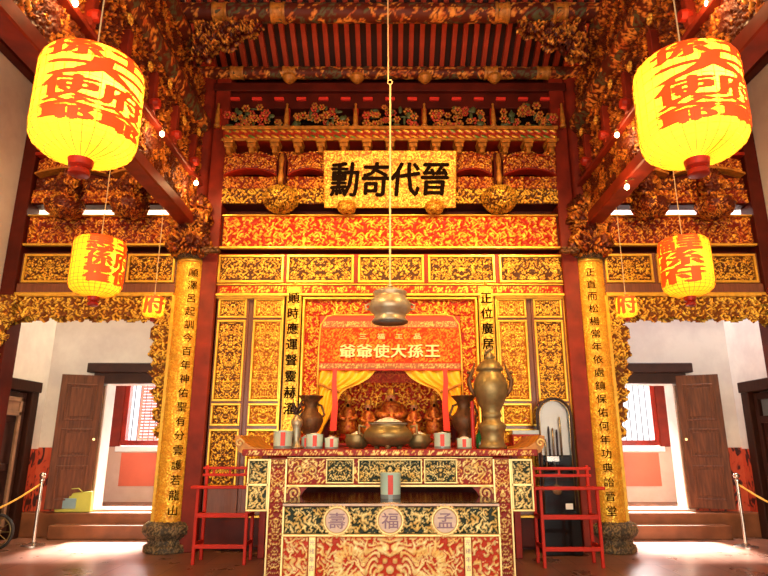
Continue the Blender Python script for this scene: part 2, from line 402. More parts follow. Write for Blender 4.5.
def relief_surf(name, P, Lu, Lv, m, parent=None, step=.011, depth=.02, s=.12, seed=1, mirror=False, mask=None, wrap=False, flipn=False, th=(.34, .50), border=.012, hfun=None):
    nu = max(6, int(Lu / step)); nv = max(4, int(Lv / step))
    U, V = np.meshgrid(np.linspace(0, 1, nu), np.linspace(0, 1, nv), indexing='ij')
    X = np.stack(P(U, V), -1)
    du = np.gradient(X, axis=0); dv = np.gradient(X, axis=1); n = np.cross(du, dv)
    n /= np.maximum(np.linalg.norm(n, axis=-1, keepdims=True), 1e-9)
    if flipn: n = -n
    a = (U - .5) * Lu; b = V * Lv
    if mirror: a = np.abs(a)
    H = hfun(a, b) if hfun else carve(a + seed * 3.1, b + seed * 1.7, s, seed)
    bd = np.clip(b / border, 0, 1) * np.clip((Lv - b) / border, 0, 1)
    if not wrap: bd = bd * np.clip((U * Lu) / border, 0, 1) * np.clip(((1 - U) * Lu) / border, 0, 1)
    G = ss(H, *th) * bd
    X = X + n * (H * bd * depth)[..., None]
    idx = np.arange(nu * nv).reshape(nu, nv)
    q = np.stack([idx[:-1, :-1], idx[1:, :-1], idx[1:, 1:], idx[:-1, 1:]], -1)
    if mask is not None:
        am = ((U - .5) * Lu); k = mask(am, b); k = k[:-1, :-1] & k[1:, 1:] & k[1:, :-1] & k[:-1, 1:]
        q = q[k]
    q = q.reshape(-1, 4)
    if flipn: q = q[:, ::-1]
    Vx = X.reshape(-1, 3); G = G.ravel()
    if mask is not None:
        used = np.unique(q); re = np.zeros(len(Vx), dtype=int); re[used] = np.arange(len(used)); Vx = Vx[used]; G = G[used]; q = re[q]
    return mesh_obj(name, Vx, np.ascontiguousarray(q), m, parent, smooth=True, gild=G)
def relief(name, x0, x1, z0, z1, y, m, parent=None, **k):
    P = lambda U, V: (x0 + (x1 - x0) * U, y + 0 * U, z0 + (z1 - z0) * V)   # faces -Y
    return relief_surf(name, P, x1 - x0, z1 - z0, m, parent, **k)
def relief_x(name, x, y0, y1, z0, z1, m, parent=None, face=1, zf=None, **k):
    """face +1 looks towards +X, -1 towards -X"""
    P = lambda U, V: (x + 0 * U, (y0 + (y1 - y0) * U), z0 + (z1 - z0) * V)
    return relief_surf(name, P, y1 - y0, z1 - z0, m, parent, flipn=(face < 0), **k)
def relief_lathe(name, c, prof, m, parent=None, arc=(0, 2 * PI), n=None, **k):
    pr = np.array(prof, float); d = np.r_[0, np.cumsum(np.hypot(np.diff(pr[:, 0]), np.diff(pr[:, 1])))]; L = d[-1]
    rm = pr[:, 0].max()
    def P(U, V):
        r = np.interp(V * L, d, pr[:, 0]); h = np.interp(V * L, d, pr[:, 1]); a = arc[0] + (arc[1] - arc[0]) * U
        return (c[0] + r * np.cos(a), c[1] + r * np.sin(a), c[2] + h)
    full = abs(arc[1] - arc[0] - 2 * PI) < 1e-6
    return relief_surf(name, P, rm * (arc[1] - arc[0]), L, m, parent, wrap=full, **k)

# ------------------------------------------------------------------ lettering
def glyphs(text, off=.012, cuts=0.0, extr=0.0):
    cu = bpy.data.curves.new('lettering', 'FONT'); cu.body = text; cu.size = 1.; cu.align_x = 'CENTER'; cu.offset = off; cu.resolution_u = 2; cu.extrude = extr
    o = bpy.data.objects.new('lettering', cu); C.objects.link(o)
    dg = bpy.context.evaluated_depsgraph_get(); ev = o.evaluated_get(dg); me = ev.to_mesh()
    V = np.array([v.co[:] for v in me.vertices]).reshape(-1, 3); Fs = [tuple(p.vertices) for p in me.polygons]
    ev.to_mesh_clear()
    bpy.data.objects.remove(o); bpy.data.curves.remove(cu)
    if len(V):
        V[:, 0] -= (V[:, 0].min() + V[:, 0].max()) / 2; V[:, 1] -= (V[:, 1].min() + V[:, 1].max()) / 2
    if cuts:
        import bmesh
        bm = bmesh.new(); bv = [bm.verts.new(tuple(v)) for v in V]
        for f in Fs:
            try: bm.faces.new([bv[i] for i in f])
            except ValueError: pass
        x = V[:, 0].min() + cuts
        while x < V[:, 0].max():
            bmesh.ops.bisect_plane(bm, geom=bm.verts[:] + bm.edges[:] + bm.faces[:], plane_co=(x, 0, 0), plane_no=(1, 0, 0)); x += cuts
        bm.verts.index_update(); V = np.array([v.co[:] for v in bm.verts]); Fs = [tuple(v.index for v in f.verts) for f in bm.faces]; bm.free()
    return V, Fs
def writing(name, items, fmap, m, parent, off=.012, cuts=0., thick=.006, shear=0.):
    """items: (character, u, v, width, height); fmap(u, v, w) -> world"""
    mb = MB()
    for ch, u, v, sw, sh in items:
        V, Fs = glyphs(ch, 0., cuts / sw if cuts else 0., .5)
        if not len(V): continue
        hgt = .9; e = off
        for k, (ox, oy) in enumerate(((0, 0), (e, 0), (-e, 0), (0, e * .6), (0, -e * .6))):
            if k and e <= 0: break
            mb.add([fmap(u + (p[0] + ox + shear * p[1]) * sw, v + (p[1] + oy) / hgt * sh, (1 if p[2] > 0 else 0) * thick * (1 - .03 * k)) for p in V], Fs)
    return mb.build(name, m, parent)

D0 = 8.2
z = lambda y, D=D0: Zp(y, D)

# ================================================================== SETTING
o = MB().box(-6.2, 6.2, -4, 11.4, -.1, 0).build('floor', M['tiles']); struct(o, 'red brown clay tile floor')
# side walls with an opening for the side doors
for sx, nm in ((-1, 'left'), (1, 'right')):
    m = MB(); X0, X1 = sx * 5.47, sx * 5.8
    m.box(X0, X1, -4, 7.75, 0, 9); m.box(X0, X1, 9.28, 9.75, 0, 9); m.box(X0, X1, 7.75, 9.28, 2.2, 9)
    m.box(sx * 5.9, sx * 6.0, 7.3, 9.8, 0, 2.6)
    w = struct(m.build('wall_' + nm, M['plaster']), 'stained pale limewashed side wall of the ' + nm + ' bay')
    d = MB().box(sx * 5.455, sx * 5.475, 2.0, 7.72, .34, 1.25).box(sx * 5.455, sx * 5.475, 9.30, 9.6, .34, 1.25).build('painted_dado', M['dado'], w)
# back walls of the two side bays, with doorways
for sx, nm in ((-1, 'back_left'), (1, 'back_right')):
    m = MB()
    m.box(sx * 4.51, sx * 5.5, 9.6, 9.9, 0, 7.4); m.box(sx * 2.6, sx * 3.2, 9.6, 9.9, 0, 7.4)
    m.box(sx * 3.2, sx * 4.51, 9.6, 9.9, 2.25, 7.4); m.box(sx * 3.2, sx * 4.51, 9.6, 9.9, 0, .36)
    w = struct(m.build('wall_' + nm, M['plaster']), 'stained pale limewashed wall behind the carved frame')
    MB().box(sx * 4.53, sx * 5.46, 9.585, 9.6, .34, 1.27).build('painted_dado', M['dado'], w)
    MB().box(sx * 4.52, sx * 4.66, 9.57, 9.6, .37, 2.22).build('door_jamb', M['white'] if False else M['oak'], w)
    l = MB().box(sx * 2.9, sx * 4.80, 9.45, 9.6, 2.42, 2.57, .01).box(sx * 2.9, sx * 4.70, 9.5, 9.6, 2.25, 2.42, .01).build('lintel', M['lintel'], w)
    # corridor beyond the doorway and its window wall
    m = MB(); Y = 11.2
    m.box(sx * 4.93, sx * 6.1, Y, Y + .25, 0, 7.4); m.box(sx * 2.4, sx * 3.3, Y, Y + .25, 0, 7.4)
    m.box(sx * 3.3, sx * 4.93, Y, Y + .25, 0, 1.28); m.box(sx * 3.3, sx * 4.93, Y, Y + .25, 2.95, 7.4)
    m.box(sx * 6.0, sx * 6.1, 9.9, Y, 0, 7.4); m.box(sx * 2.4, sx * 2.5, 9.9, Y, 0, 7.4)
    w2 = struct(m.build('wall_corridor_' + nm.split('_')[1], M['plaster2']), 'rendered corridor wall seen through the doorway')
    MB().box(sx * 3.3, sx * 4.85, Y - .03, Y, .60, 1.17).build('painted_dado', M['dado2'], w2)
    st = MB().box(sx * 2.5, sx * 6.0, 9.9, Y, .2, .33).build('trim_corridor_floor', M['plinthwood']); struct(st, 'raised corridor floor beyond the sill')
    MB().box(sx * 4.90, sx * 5.12, Y - .05, Y, 1.28, 3.0, .01).build('window_jamb', M['postred'], w2)
    n = 1 if sx < 0 else 2
    wf = MB(); wf.box(sx * 4.93, sx * 5.0, Y - .02, Y + .1, 1.28, 2.95); 
    wf = MB(); x0, x1 = sorted((sx * 3.32, sx * 4.91))
    wf.frame(x0, x1, 1.30, 2.93, Y + .12, .09, .14)
    win = struct(wf.build('window_%d' % n, M['red']), 'barred window of the corridor, daylight behind it')
    MB().box(sx * 3.28, sx * 4.97, Y - .06, Y + .02, 1.19, 1.285, .01).build('window_sill', M['white'], win)
    for k in range(13):
        xx = x0 + .11 + (x1 - x0 - .22) * (k + .5) / 13
        MB().tube([(xx, Y + .06, 1.38), (xx, Y + .06, 2.85)], .008, 6).build('window_bar', M['lintel'], win)
    sh = MB(); a0, a1 = (sx * 4.78, sx * 4.38)
    sh.frame(min(a0, a1), max(a0, a1), 1.4, 2.84, Y + .42, .045, .03); 
    if sx > 0: pass
    for k in range(24): sh.box(min(a0, a1) + .04, max(a0, a1) - .04, Y + .40, Y + .415, 1.46 + k * .057, 1.495 + k * .057)
    if sx < 0: sh.build('shutter', M['shutter'], win)
struct(MB().box(-6.2, 6.2, -4.2, -4.0, 3.1, 9.0).build('wall_front', M['plaster']), 'added wall over the open courtyard side behind the camera, limiting sky light')  # unseen wall put in to cut the sky light from this side
# plinth step along both bays
for sx, nm in ((-1, 'left'), (1, 'right')):
    o = MB().box(sx * 2.7, sx * 5.46, 9.32, 9.6, 0, .34, .012).box(sx * 2.9, sx * 4.9, 9.12, 9.32, 0, .19, .012).build('trim_step_' + nm, M['plinthwood']); struct(o, 'worn brown step below the doorway, %s bay' % nm)
    o = MB().box(sx * 3.1, sx * 4.6, 9.52, 9.93, .34, .375, .006).build('trim_sill_' + nm, M['plaster2']); struct(o)
# side doors (dark timber with a paler inner leaf)
for sx, n in ((-1, 1), (1, 2)):
    m = MB()
    m.box(sx * 5.40, sx * 5.60, 9.12, 9.30, 0, 2.22, .01); m.box(sx * 5.40, sx * 5.60, 7.72, 7.86, 0, 2.22, .01); m.box(sx * 5.38, sx * 5.60, 7.70, 9.32, 2.08, 2.24, .01)
    d = struct(m.build('door_%d' % n, M['darkwood']), 'dark timber side doorway with a panelled leaf')
    lf = MB(); X0, X1 = sx * 5.47, sx * 5.53
    for a, b in ((8.54, 9.10), (7.88, 8.50)):
        lf.box(X0, X1, a, a + .09, .1, 2.06, .005); lf.box(X0, X1, b - .09, b, .1, 2.06, .005)
        for zz in (.1, .95, 1.62, 1.96): lf.box(X0, X1, a + .09, b - .09, zz, zz + .10, .005)
        lf.box(sx * 5.51, sx * 5.525, a + .09, b - .09, .2, 1.62)
    lf.build('door_leaf', M['darkwood'] if sx > 0 else M['lintel'], d)
    if sx < 0:
        g = MB(); g.box(-5.44, -5.40, 8.86, 8.92, .2, 1.98, .005).box(-5.44, -5.40, 8.2, 8.92, 1.72, 1.78, .005).box(-5.44, -5.40, 8.2, 8.92, 1.92, 1.98, .005).box(-5.43, -5.42, 8.2, 8.86, 1.78, 1.92)
        g.build('screen_frame', M['oak'], d)
    MB().lathe((sx * 5.45, 8.62, 1.05), [(.0, -.03), (.03, -.03), (.035, 0), (.03, .03), (0, .03)], 12, 'x').build('door_handle', M['chrome'], d)
# hall's back wall (behind the carved screens) and niche shell
m = MB()
for sx in (-1, 1):
    m.box(sx * .99, sx * 3.0, 8.36, 8.5, 0, 7.1)
m.box(-.99, .99, 8.36, 8.5, 3.1, 7.1); m.box(-.99, .99, 8.36, 8.5, 0, 1.05)
for sx in (-1, 1):   # upper wall over the side bays, closed above the carved boards
    m.box(sx * 3.0, sx * 5.47, 8.36, 8.5, 4.78, 7.1); m.box(sx * 3.0, sx * 5.47, 8.36, 8.5, 3.4, 4.50)
w = struct(m.build('wall_back', M['darkred']), 'dark red timber wall behind the carvings')
m = MB(); m.box(-1.1, -.99, 8.5, 9.3, 1.0, 3.15).box(.99, 1.1, 8.5, 9.3, 1.0, 3.15).box(-1.1, 1.1, 8.5, 9.3, 3.1, 3.2).box(-1.1, 1.1, 8.5, 9.3, .95, 1.05).box(-1.1, 1.1, 9.3, 9.4, .95, 3.2)
m.build('niche_lining', M['red'], w)
m = MB()
for sx in (-1, 1): m.box(sx * 2.75, sx * 2.82, 8.5, 9.6, 0, 7.1)
m.build('bay_partition', M['plaster'], w)
# roof: boards, rafters, ridge
def roofz(y): return 7.02 + .50 * (8.2 - y) if y > 2.0 else 7.02 + .5 * 6.2 - .5 * (2.0 - y)
m = MB()
ys = [11.6, 8.2, 2.0, -4.0]
for a, b in ((9.9, 2.0), (2.0, -4.0)):
    za, zb = roofz(a), roofz(b)
    m.prism([(a, za + .10), (b, zb + .10), (b, zb + .22), (a, za + .22)], -6.1, 6.1, 'x')
m.box(-6.1, 6.1, 9.8, 11.6, 6.25, 6.4)
ce = struct(m.build('ceiling', M['roofdark']), 'dark boarded roof carrying red rafters')
for k in range(65):
    xx = -5.2 + k * .1625
    if abs(xx) > 5.4: continue
    rf = MB(); rf.prism([(8.35, roofz(8.35)), (2.6, roofz(2.6)), (2.6, roofz(2.6) + .1), (8.35, roofz(8.35) + .1)], xx - .035, xx + .035, 'x')
    rf.build('rafter', M['roofred'], ce)

# ================================================================== ROOF TIMBERS
def purlin(y, zc, r, label, seed, s=.3):
    t = empty('roof_purlin', (0, y, zc - r), label, 'roof beam')
    P = lambda U, V: (-5.4 + 10.8 * U, y - r * np.cos(2 * PI * V), zc - r * np.sin(2 * PI * V))
    relief_surf('beam', P, 10.8, 2 * PI * r, M['g_purlin'], t, step=.02, depth=.012, s=s, seed=seed, flipn=True, border=.02)
    for xx in (-4.2, -2.35, -1.55, 1.55, 2.35, 4.2):
        MB().lathe((xx, y, zc), [(r + .004, -.10), (r + .016, -.10), (r + .016, -.07), (r + .006, -.05), (r + .006, .05), (r + .016, .07), (r + .016, .10), (r + .004, .10)], 20, 'x').build('binding_ring', M['flower_gold'], t)
    return t
purlin(8.05, 6.86, .09, 'slim painted round purlin at the foot of the red rafters', 3, .22)
purlin(7.05, Zp(13, 7.05), .13, 'thick painted round purlin crossing above the red rafters', 5, .3)
purlin(6.0, 7.95, .14, 'round purlin nearest the camera, high under the roof', 8, .3)
# wall plate with red peg ends and lotus drops below the slim purlin
t = empty('wall_plate', (0, 8.2, z(111)), 'dark red board with a row of bright red peg ends', 'roof beam')
MB().box(-2.7, 2.7, 8.12, 8.36, z(111), z(96), .01).box(-2.7, 2.7, 8.05, 8.36, z(96), z(88), .01).build('board', M['darkred'], t)
for k in range(-7, 8):
    xx = k * .34 + .0
    MB().box(xx - .075, xx + .075, 8.07, 8.14, z(104), z(101.3), .01).build('peg_end', M['brightred'], t)
for px in (289, 357, 425, 495):
    xx = Xp(px, 88, 8.0)
    MB().lathe((xx, 8.0, z(94)), [(0, .06), (.03, .06), (.07, .09), (.11, .14), (.10, .19), (0, .2)], 14).build('lotus_drop', M['flower_gold'], t)
# two round longitudinal beams with carved truss boards and red bottom chords
for sx, side in ((-1, 'left'), (1, 'right')):
    t = empty('truss', (sx * 2.85, 5.6, 4.28), 'carved gilt and red roof truss running to the %s column' % side, 'roof truss')
    MB().box(sx * 2.74, sx * 2.96, 2.6, 8.05, 4.28, 4.44, .015).build('bottom_chord', M['postred'], t)
    r = .17; xc = sx * 2.85; zc = 5.95
    P = lambda U, V: (xc + r * np.cos(2 * PI * V), 2.6 + 5.4 * U, zc + r * np.sin(2 * PI * V))
    relief_surf('round_beam', P, 5.4, 2 * PI * r, M['g_purlin'], t, step=.018, depth=.016, s=.26, seed=11, flipn=True)
    MB().box(sx * 2.83, sx * 2.87, 2.6, 8.0, 4.44, 5.82).build('backing_board', M['darkred'], t)
    relief_x('carved_board', sx * 2.82, 2.6, 8.0, 4.45, 4.95, M['g_truss'], t, face=-sx, step=.013, depth=.04, s=.12, seed=21)
    relief_x('carved_board', sx * 2.82, 2.6, 8.0, 4.97, 5.80, M['g_truss'], t, face=-sx, step=.013, depth=.07, s=.17, seed=27)
    MB().box(sx * 2.72, sx * 2.98, 2.6, 8.0, 4.94, 5.0, .01).build('rail', M['postred'], t)
    for k in range(7):
        yy = 3.2 + k * .72
        post = MB().box(sx * 2.70, sx * 2.84, yy - .045, yy + .045, 4.98, 5.5, .01)
        post.build('strut', M['postred'], t)
        MB().lathe((sx * 2.70, yy, 5.1), [(0, -.05), (.055, -.05), (.065, 0), (.055, .05), (0, .05)], 12, 'x').build('strut_boss', M['knobred'], t)
    for k in range(9):     # gilt star flowers
        yy = 3.0 + k * .58; zz = 5.62 - .16 * (k % 2); fl = MB()
        for j in range(7):
            a = 2 * PI * j / 7
            fl.ball((sx * 2.72, yy + .042 * math.cos(a), zz + .042 * math.sin(a)), (.015, .022, .022), 6, 4)
        fl.ball((sx * 2.71, yy, zz), .022, 8, 6); fl.build('gilt_flower', M['gold'], t, smooth=True)
    # upper cross tiers of the truss above the round beam
    MB().box(sx * 2.82, sx * 2.88, 3.4, 7.9, 6.12, 6.62).build('upper_board', M['darkred'], t)
    relief_x('upper_carving', sx * 2.81, 3.4, 7.9, 6.14, 6.60, M['g_truss'], t, face=-sx, step=.014, depth=.06, s=.15, seed=31)
    P = lambda U, V: (xc + .14 * np.cos(2 * PI * V), 3.2 + 4.2 * U, 6.76 + .14 * np.sin(2 * PI * V))
    relief_surf('upper_round_beam', P, 4.2, 2 * PI * .14, M['g_purlin'], t, step=.02, depth=.014, s=.24, seed=14, flipn=True)
    # outer side-wall truss
    t2 = empty('wall_truss', (sx * 5.3, 5.4, 6.7), 'carved roof board along the top of the %s side wall' % side, 'roof truss')
    MB().box(sx * 5.30, sx * 5.46, 3.0, 8.1, 6.62, 6.80, .015).build('bottom_chord', M['darkred'], t2)
    MB().box(sx * 5.38, sx * 5.42, 3.0, 7.6, 6.80, 7.5).build('backing_board', M['darkred'], t2)
    relief_x('carved_board', sx * 5.37, 3.0, 7.6, 6.8, 7.5, M['g_truss'], t2, face=-sx, step=.02, depth=.09, s=.26, seed=33)
    t2.name = 'wall_truss'
    # mid side-bay truss tiers (seen around the big lantern)
    t3 = empty('bay_truss', (sx * 4.1, 6.9, 5.9), 'carved hanging truss in the %s side bay, behind the big lantern' % side, 'roof truss')
    MB().box(sx * 4.07, sx * 4.13, 5.6, 8.1, 5.95, 6.75).build('backing_board', M['darkred'], t3)
    for f in (-1, 1): relief_x('carved_board', sx * 4.1 + f * .035, 5.6, 8.1, 5.95, 6.75, M['g_truss'], t3, face=f, step=.02, depth=.07, s=.24, seed=37)
    # carved spandrel bracket below the thick purlin
    def spand(a, b):
        q = (a + .48) if sx < 0 else (.48 - a)
        return b > .05 + .62 * (q / .96) + .05 * np.sin(q * 21)
    xa, xb = sorted((sx * 1.72, sx * 2.68))
    tb = empty('carved_bracket', (sx * 2.2, 7.05, Zp(82, 7.05)), 'fan shaped carved bracket under the thick purlin, %s end' % side, 'bracket', 'carved corner brackets')
    relief('carving', xa, xb, Zp(72, 7.05), Zp(26, 7.05), 6.97, M['g_truss'], tb, depth=.10, s=.16, seed=41, mask=spand)
    relief_surf('carving_back', lambda U, V: (xb + (xa - xb) * U, 7.07 + 0 * U, Zp(72, 7.05) + (Zp(26, 7.05) - Zp(72, 7.05)) * V), xb - xa, Zp(26, 7.05) - Zp(72, 7.05), M['g_truss'], tb, depth=.08, s=.16, seed=42, step=.02,
                mask=lambda a, b: spand(-a, b))

# ================================================================== COLUMNS
LEFT_TXT = '順澤呂起訓今百年神佑聖有分雲護若龍山'
RIGHT_TXT = '正直而松楊常年依處鎮保佑何年功典詒晉堂'
for sx, side, txt in ((-1, 'left', LEFT_TXT), (1, 'right', RIGHT_TXT)):
    cx, cy = sx * 2.84, 8.2
    t = empty('column', (cx, cy, 0), '%s column wrapped in a gilt board with a vertical black inscription' % side, 'column')
    ztop = z(261, 8.0); zb = z(525, 8.0)
    MB().lathe((cx, cy, 0), [(.17, .3), (.175, 7.0)], 28).build('shaft', M['postred'], t, auto=True)
    relief_lathe('gilt_board', (cx, cy, 0), [(.208, zb), (.198, ztop)], M['g_column'], t, arc=(-PI * 1.12 if sx < 0 else -PI * .88 - .15, .12 * PI * 1 - .15 if sx < 0 else PI * .12), step=.010, depth=.016, s=.07, seed=51, th=(.18, .42))
    MB().lathe((cx, cy, 0), [(.21, zb - .03), (.22, zb), (.212, zb + .03)], 28).lathe((cx, cy, 0), [(.202, ztop), (.215, ztop + .02), (.205, ztop + .05)], 28).build('board_rim', M['gold'], t, smooth=True)
    n = len(txt); hh = (ztop - zb - .16) / n; R = .231
    a0 = math.atan2(-cy, -cx) + (0.10 if sx < 0 else .12)
    its = [(c, 0, ztop - .08 - hh * (k + .5), .135, hh * .66) for k, c in enumerate(txt)]
    writing('inscription', its, lambda u, v, w: (cx + (R + w) * math.cos(a0 + u / R), cy + (R + w) * math.sin(a0 + u / R), v), M['ink'], t, off=.006, cuts=.03, thick=.004)
    relief_lathe('capital', (cx, cy, ztop + .05), [(.20, 0), (.26, .03), (.27, .10), (.22, .14), (.18, .17)], M['g_stone'], t, step=.012, depth=.02, s=.08, seed=55)
    # pedestal
    ped = [(.27, 0), (.27, .07), (.235, .09), (.225, .15), (.26, .19), (.31, .24), (.30, .31), (.26, .345), (.21, .36)]
    relief_lathe('pedestal', (cx, cy, 0), [(r * 1.02, h) for r, h in ped], M['g_stone'], t, step=.012, depth=.025, s=.10, seed=57)
    # dragon-fish bracket above the capital
    tb = empty('dragon_bracket', (cx - sx * .0, cy - .3, z(252, 7.9)), 'dark carved dragon bracket on top of the %s column' % side, 'bracket')
    zb_ = z(252, 7.9)
    relief_lathe('body', (cx, cy - .20, zb_), [(.12, 0), (.20, .05), (.25, .14), (.20, .24), (.16, .30), (.21, .40), (.24, .50), (.18, .60), (.22, .70), (.14, .80), (.05, .84)], M['g_truss'], tb, step=.012, depth=.10, s=.15, seed=58)
    fin = MB()
    for k in range(9):
        u = k / 8; fin.ball((cx - sx * (.24 + .20 * u), 7.88, z(251, 7.9) + .03 * math.sin(k * 2)), (.045, .05, .03), 8, 6)
    fin.build('tail', M['brownbronze'], tb, smooth=True)
# outer pilasters against the side walls
for sx, side in ((-1, 'left'), (1, 'right')):
    o = MB().box(sx * 5.26, sx * 5.46, 8.06, 8.36, 0, 7.0, .01).build('pilaster', M['darkred']); tag(o, 'dark red square post at the far %s end of the carved frieze' % side, 'post')
    m = MB().box(sx * 2.44, sx * 2.66, 8.06, 8.36, 0, 6.95, .008)
    o = m.build('red_post', M['postred']); tag(o, 'red lacquered post between the %s column and the gilt door screen' % side, 'post')

# ================================================================== BACK SCREEN: FRIEZES
def frieze(name, x0, x1, za, zb, mt, label, s=.14, seed=1, y=8.14, edge=M['gold'], ew=.035, depth=.035, mirror=True, cat='carved frieze'):
    t = empty(name, ((x0 + x1) / 2, y, za), label, cat)
    m = MB().box(x0, x1, y + .01, 8.36, za, zb); m.build('backing_board', M['darkred'], t)
    relief('carving', x0 + .02, x1 - .02, za + ew, zb - ew * .6, y, mt, t, depth=depth, s=s, seed=seed, mirror=mirror)
    MB().box(x0, x1, y - .06, y + .02, za, za + ew, .008).box(x0, x1, y - .045, y + .02, zb - ew * .6, zb, .006).build('moulding', edge, t)
    return t
frieze('carved_frieze', -2.44, 2.44, z(251), z(217), M['g_red'], 'long bright frieze of gilt figures on red across the centre', .15, 61)
for sx, side in ((-1, 'left'), (1, 'right')):
    x0, x1 = sorted((sx * 3.0, sx * 5.26))
    frieze('carved_frieze', x0, x1, z(248), z(217), M['g_deep'], 'gilt and deep red carved frieze over the %s side bay' % side, .13, 62)

# moulded architrave figures: extra gilt figures standing on centre frieze
# framed panel beams
def panel_beam(x0, x1, za, zb, spans, mt, wood, label, seed, y=8.14):
    t = empty('panel_beam', ((x0 + x1) / 2, y, za), label, 'panelled beam')
    MB().box(x0, x1, y, 8.36, za, zb, .01).build('beam', wood, t)
    h = zb - za
    for k, (a, b) in enumerate(spans):
        fr = MB().frame(a, b, za + .03 * h, zb - .05 * h, y, .035, .03, .006).build('panel_frame', M['gold'], t)
        relief('relief_panel', a + .035, b - .035, za + .03 * h + .035, zb - .05 * h - .035, y - .004, mt, t, depth=.026, s=.10, seed=seed + k, mirror=True)
    return t
w5 = [(Xp(a, 270, 8.14), Xp(b, 270, 8.14)) for a, b in ((218, 284), (287, 354), (358, 424), (428, 495), (499, 565))]
panel_beam(-2.44, 2.44, z(285), z(255), w5, M['g_dark'], M['red'], 'beam with five framed gilt relief panels in a row', 70)
for sx, side in ((-1, 'left'), (1, 'right')):
    x0, x1 = sorted((sx * 3.02, sx * 5.26))
    sp = [(-5.22, -4.50), (-4.42, -3.75) if False else (-4.44, -3.80), (-3.74, -3.06)]
    sp = sp if sx < 0 else sorted((-b, -a) for a, b in sp)
    panel_beam(x0, x1, z(285), z(254), sp, M['g_dark'], M['door'], 'dark beam with framed gilt panels above the %s side opening' % side, 80)
# moulded beam under the five panels
t = empty('moulded_beam', (0, 8.14, z(297)), 'shiny gold and red moulded beam below the five panels', 'beam')
MB().box(-2.44, 2.44, 8.12, 8.36, z(296), z(285), .01).build('beam', M['red'], t)
MB().box(-2.44, 2.44, 8.07, 8.14, z(298), z(295.2), .008).box(-2.44, 2.44, 8.09, 8.14, z(287), z(285.5), .006).build('moulding', M['gold'], t)
relief('painted_band', -2.4, 2.4, z(294.8), z(287.3), 8.115, M['g_red'], t, depth=.008, s=.12, seed=88, mirror=True, step=.014)
for sx, side in ((-1, 'left'), (1, 'right')):
    x0, x1 = sorted((sx * 3.02, sx * 5.26))
    o = MB().box(x0, x1, 8.1, 8.36, z(296), z(285), .01).build('plain_beam', M['door']); tag(o, 'plain dark beam under the panels of the %s side bay' % side, 'beam')
# side-bay carved frame with scalloped inner edge
for sx, side in ((-1, 'left'), (1, 'right')):
    t = empty('carved_door_frame', (sx * 4.15, 8.14, 1.2), 'lacy gilt carved frame around the %s side opening' % side, 'carved frame')
    x0, x1 = sorted((sx * 3.03, sx * 5.44)); zt, zb = z(297.5), z(326)
    def mk(a, b, zt=zt, zb=zb): return b > .06 + .035 * np.sin(a * 17) + .02 * np.sin(a * 43) - .22 * ss(np.abs(a), .8, 1.2)
    relief('top_carving', x0, x1, zb - .12, zt, 8.14, M['g_frame'], t, depth=.05, s=.15, seed=91, mirror=True, mask=lambda a, b: b > .19 + .035 * np.sin(a * 13) + .02 * np.sin(a * 37) - .18 * ss(np.abs(a), .85, 1.18))
    relief_surf('top_carving_back', lambda U, V: (x1 + (x0 - x1) * U, 8.20 + 0 * U, zb - .12 + (zt - zb + .12) * V), x1 - x0, zt - zb + .12, M['g_frame'], t, depth=.02, s=.15, seed=91, step=.02,
                mask=lambda a, b: b > .19 + .035 * np.sin(a * 13) - .18 * ss(np.abs(a), .85, 1.18))
    MB().box(x0, x1, 8.08, 8.2, zt - .01, zt + .05, .008).build('moulding', M['gold'], t)
    for inner in (0, 1):
        a, b = ((3.0, 3.32) if inner else (5.16, 5.45)); xa, xb = sorted((sx * a, sx * b)); zl, zh = (z(441) if inner else z(385)), (zb if inner else zt)
        Lh = zh - zl; wd = xb - xa; toward = (-1 if (sx < 0) == bool(inner) else 1)
        def mk2(a_, b_, L=Lh, w_=wd, tw=toward):
            e = a_ * tw + w_ / 2
            lim = w_ * (.42 + .58 * ss(b_ / L, 0, .98)) + .03 * np.sin(b_ * 23) + .02 * np.sin(b_ * 51)
            bot = ss(b_ / L, .0, .06)
            return e < lim * (.3 + .7 * bot)
        relief('side_carving', xa, xb, zl, zh, 8.14 if inner else 8.04, M['g_frame'], t, depth=.06, s=.13, seed=95 + inner, mask=mk2)
        relief_surf('side_carving_back', lambda U, V: (xb + (xa - xb) * U, (8.20 if inner else 8.055) + 0 * U, zl + (zh - zl) * V), wd, Lh, M['g_frame'], t, depth=.03, s=.13, seed=95, step=.02, mask=lambda a_, b_, f=mk2: f(-a_, b_))
    xx = sx * 3.015
    MB().box(xx - .025, xx + .025, 8.06, 8.2, .0, zt, .006).build('gilt_strip', M['gold'], t)

# ---------------- gilt door screens
rows = [(z(318.5), z(299)), (z(401.5), z(320.5)), (z(426), z(403.5)), (z(487), z(429))]
for sx, side in ((-1, 'left'), (1, 'right')):
    t = empty('door_screen', (sx * 1.98, 8.2, 0), '%s brown lacquered door screen with rows of gilt relief panels' % side, 'door screen')
    x0, x1 = sorted((sx * 1.46, sx * 2.48))
    MB().box(x0, x1, 8.22, 8.34, .41, z(297.5)).build('board', M['door'], t)
    MB().box(x0, x1, 8.16, 8.34, .05, .41, .01).build('plinth', M['darkred'], t)
    MB().frame(x0 + .01, x1 - .02, .40, z(297.5), 8.22, .03, .08, .006).build('gilt_border', M['gold'], t)
    for li, (a, b) in enumerate(((1.50, 1.91), (2.01, 2.41))):
        xa, xb = sorted((sx * a, sx * b))
        lf = MB(); st = .018
        lf.box(xa - .025, xb + .025, 8.18, 8.22, .44, z(298.2), .006)
        lf = lf.build('door_leaf', M['door'], t)
        for k, (za, zb) in enumerate(rows):
            MB().frame(xa, xb, za, zb, 8.18, .03, .03, .006).build('panel_frame', M['gold'], lf)
            relief('relief_panel', xa + .03, xb - .03, za + .03, zb - .03, 8.178, M['g_yellow'] if li == 0 else M['g_dark'], lf, depth=.028, s=.075 if k != 3 else .09, seed=100 + k, mirror=True, step=.0095)

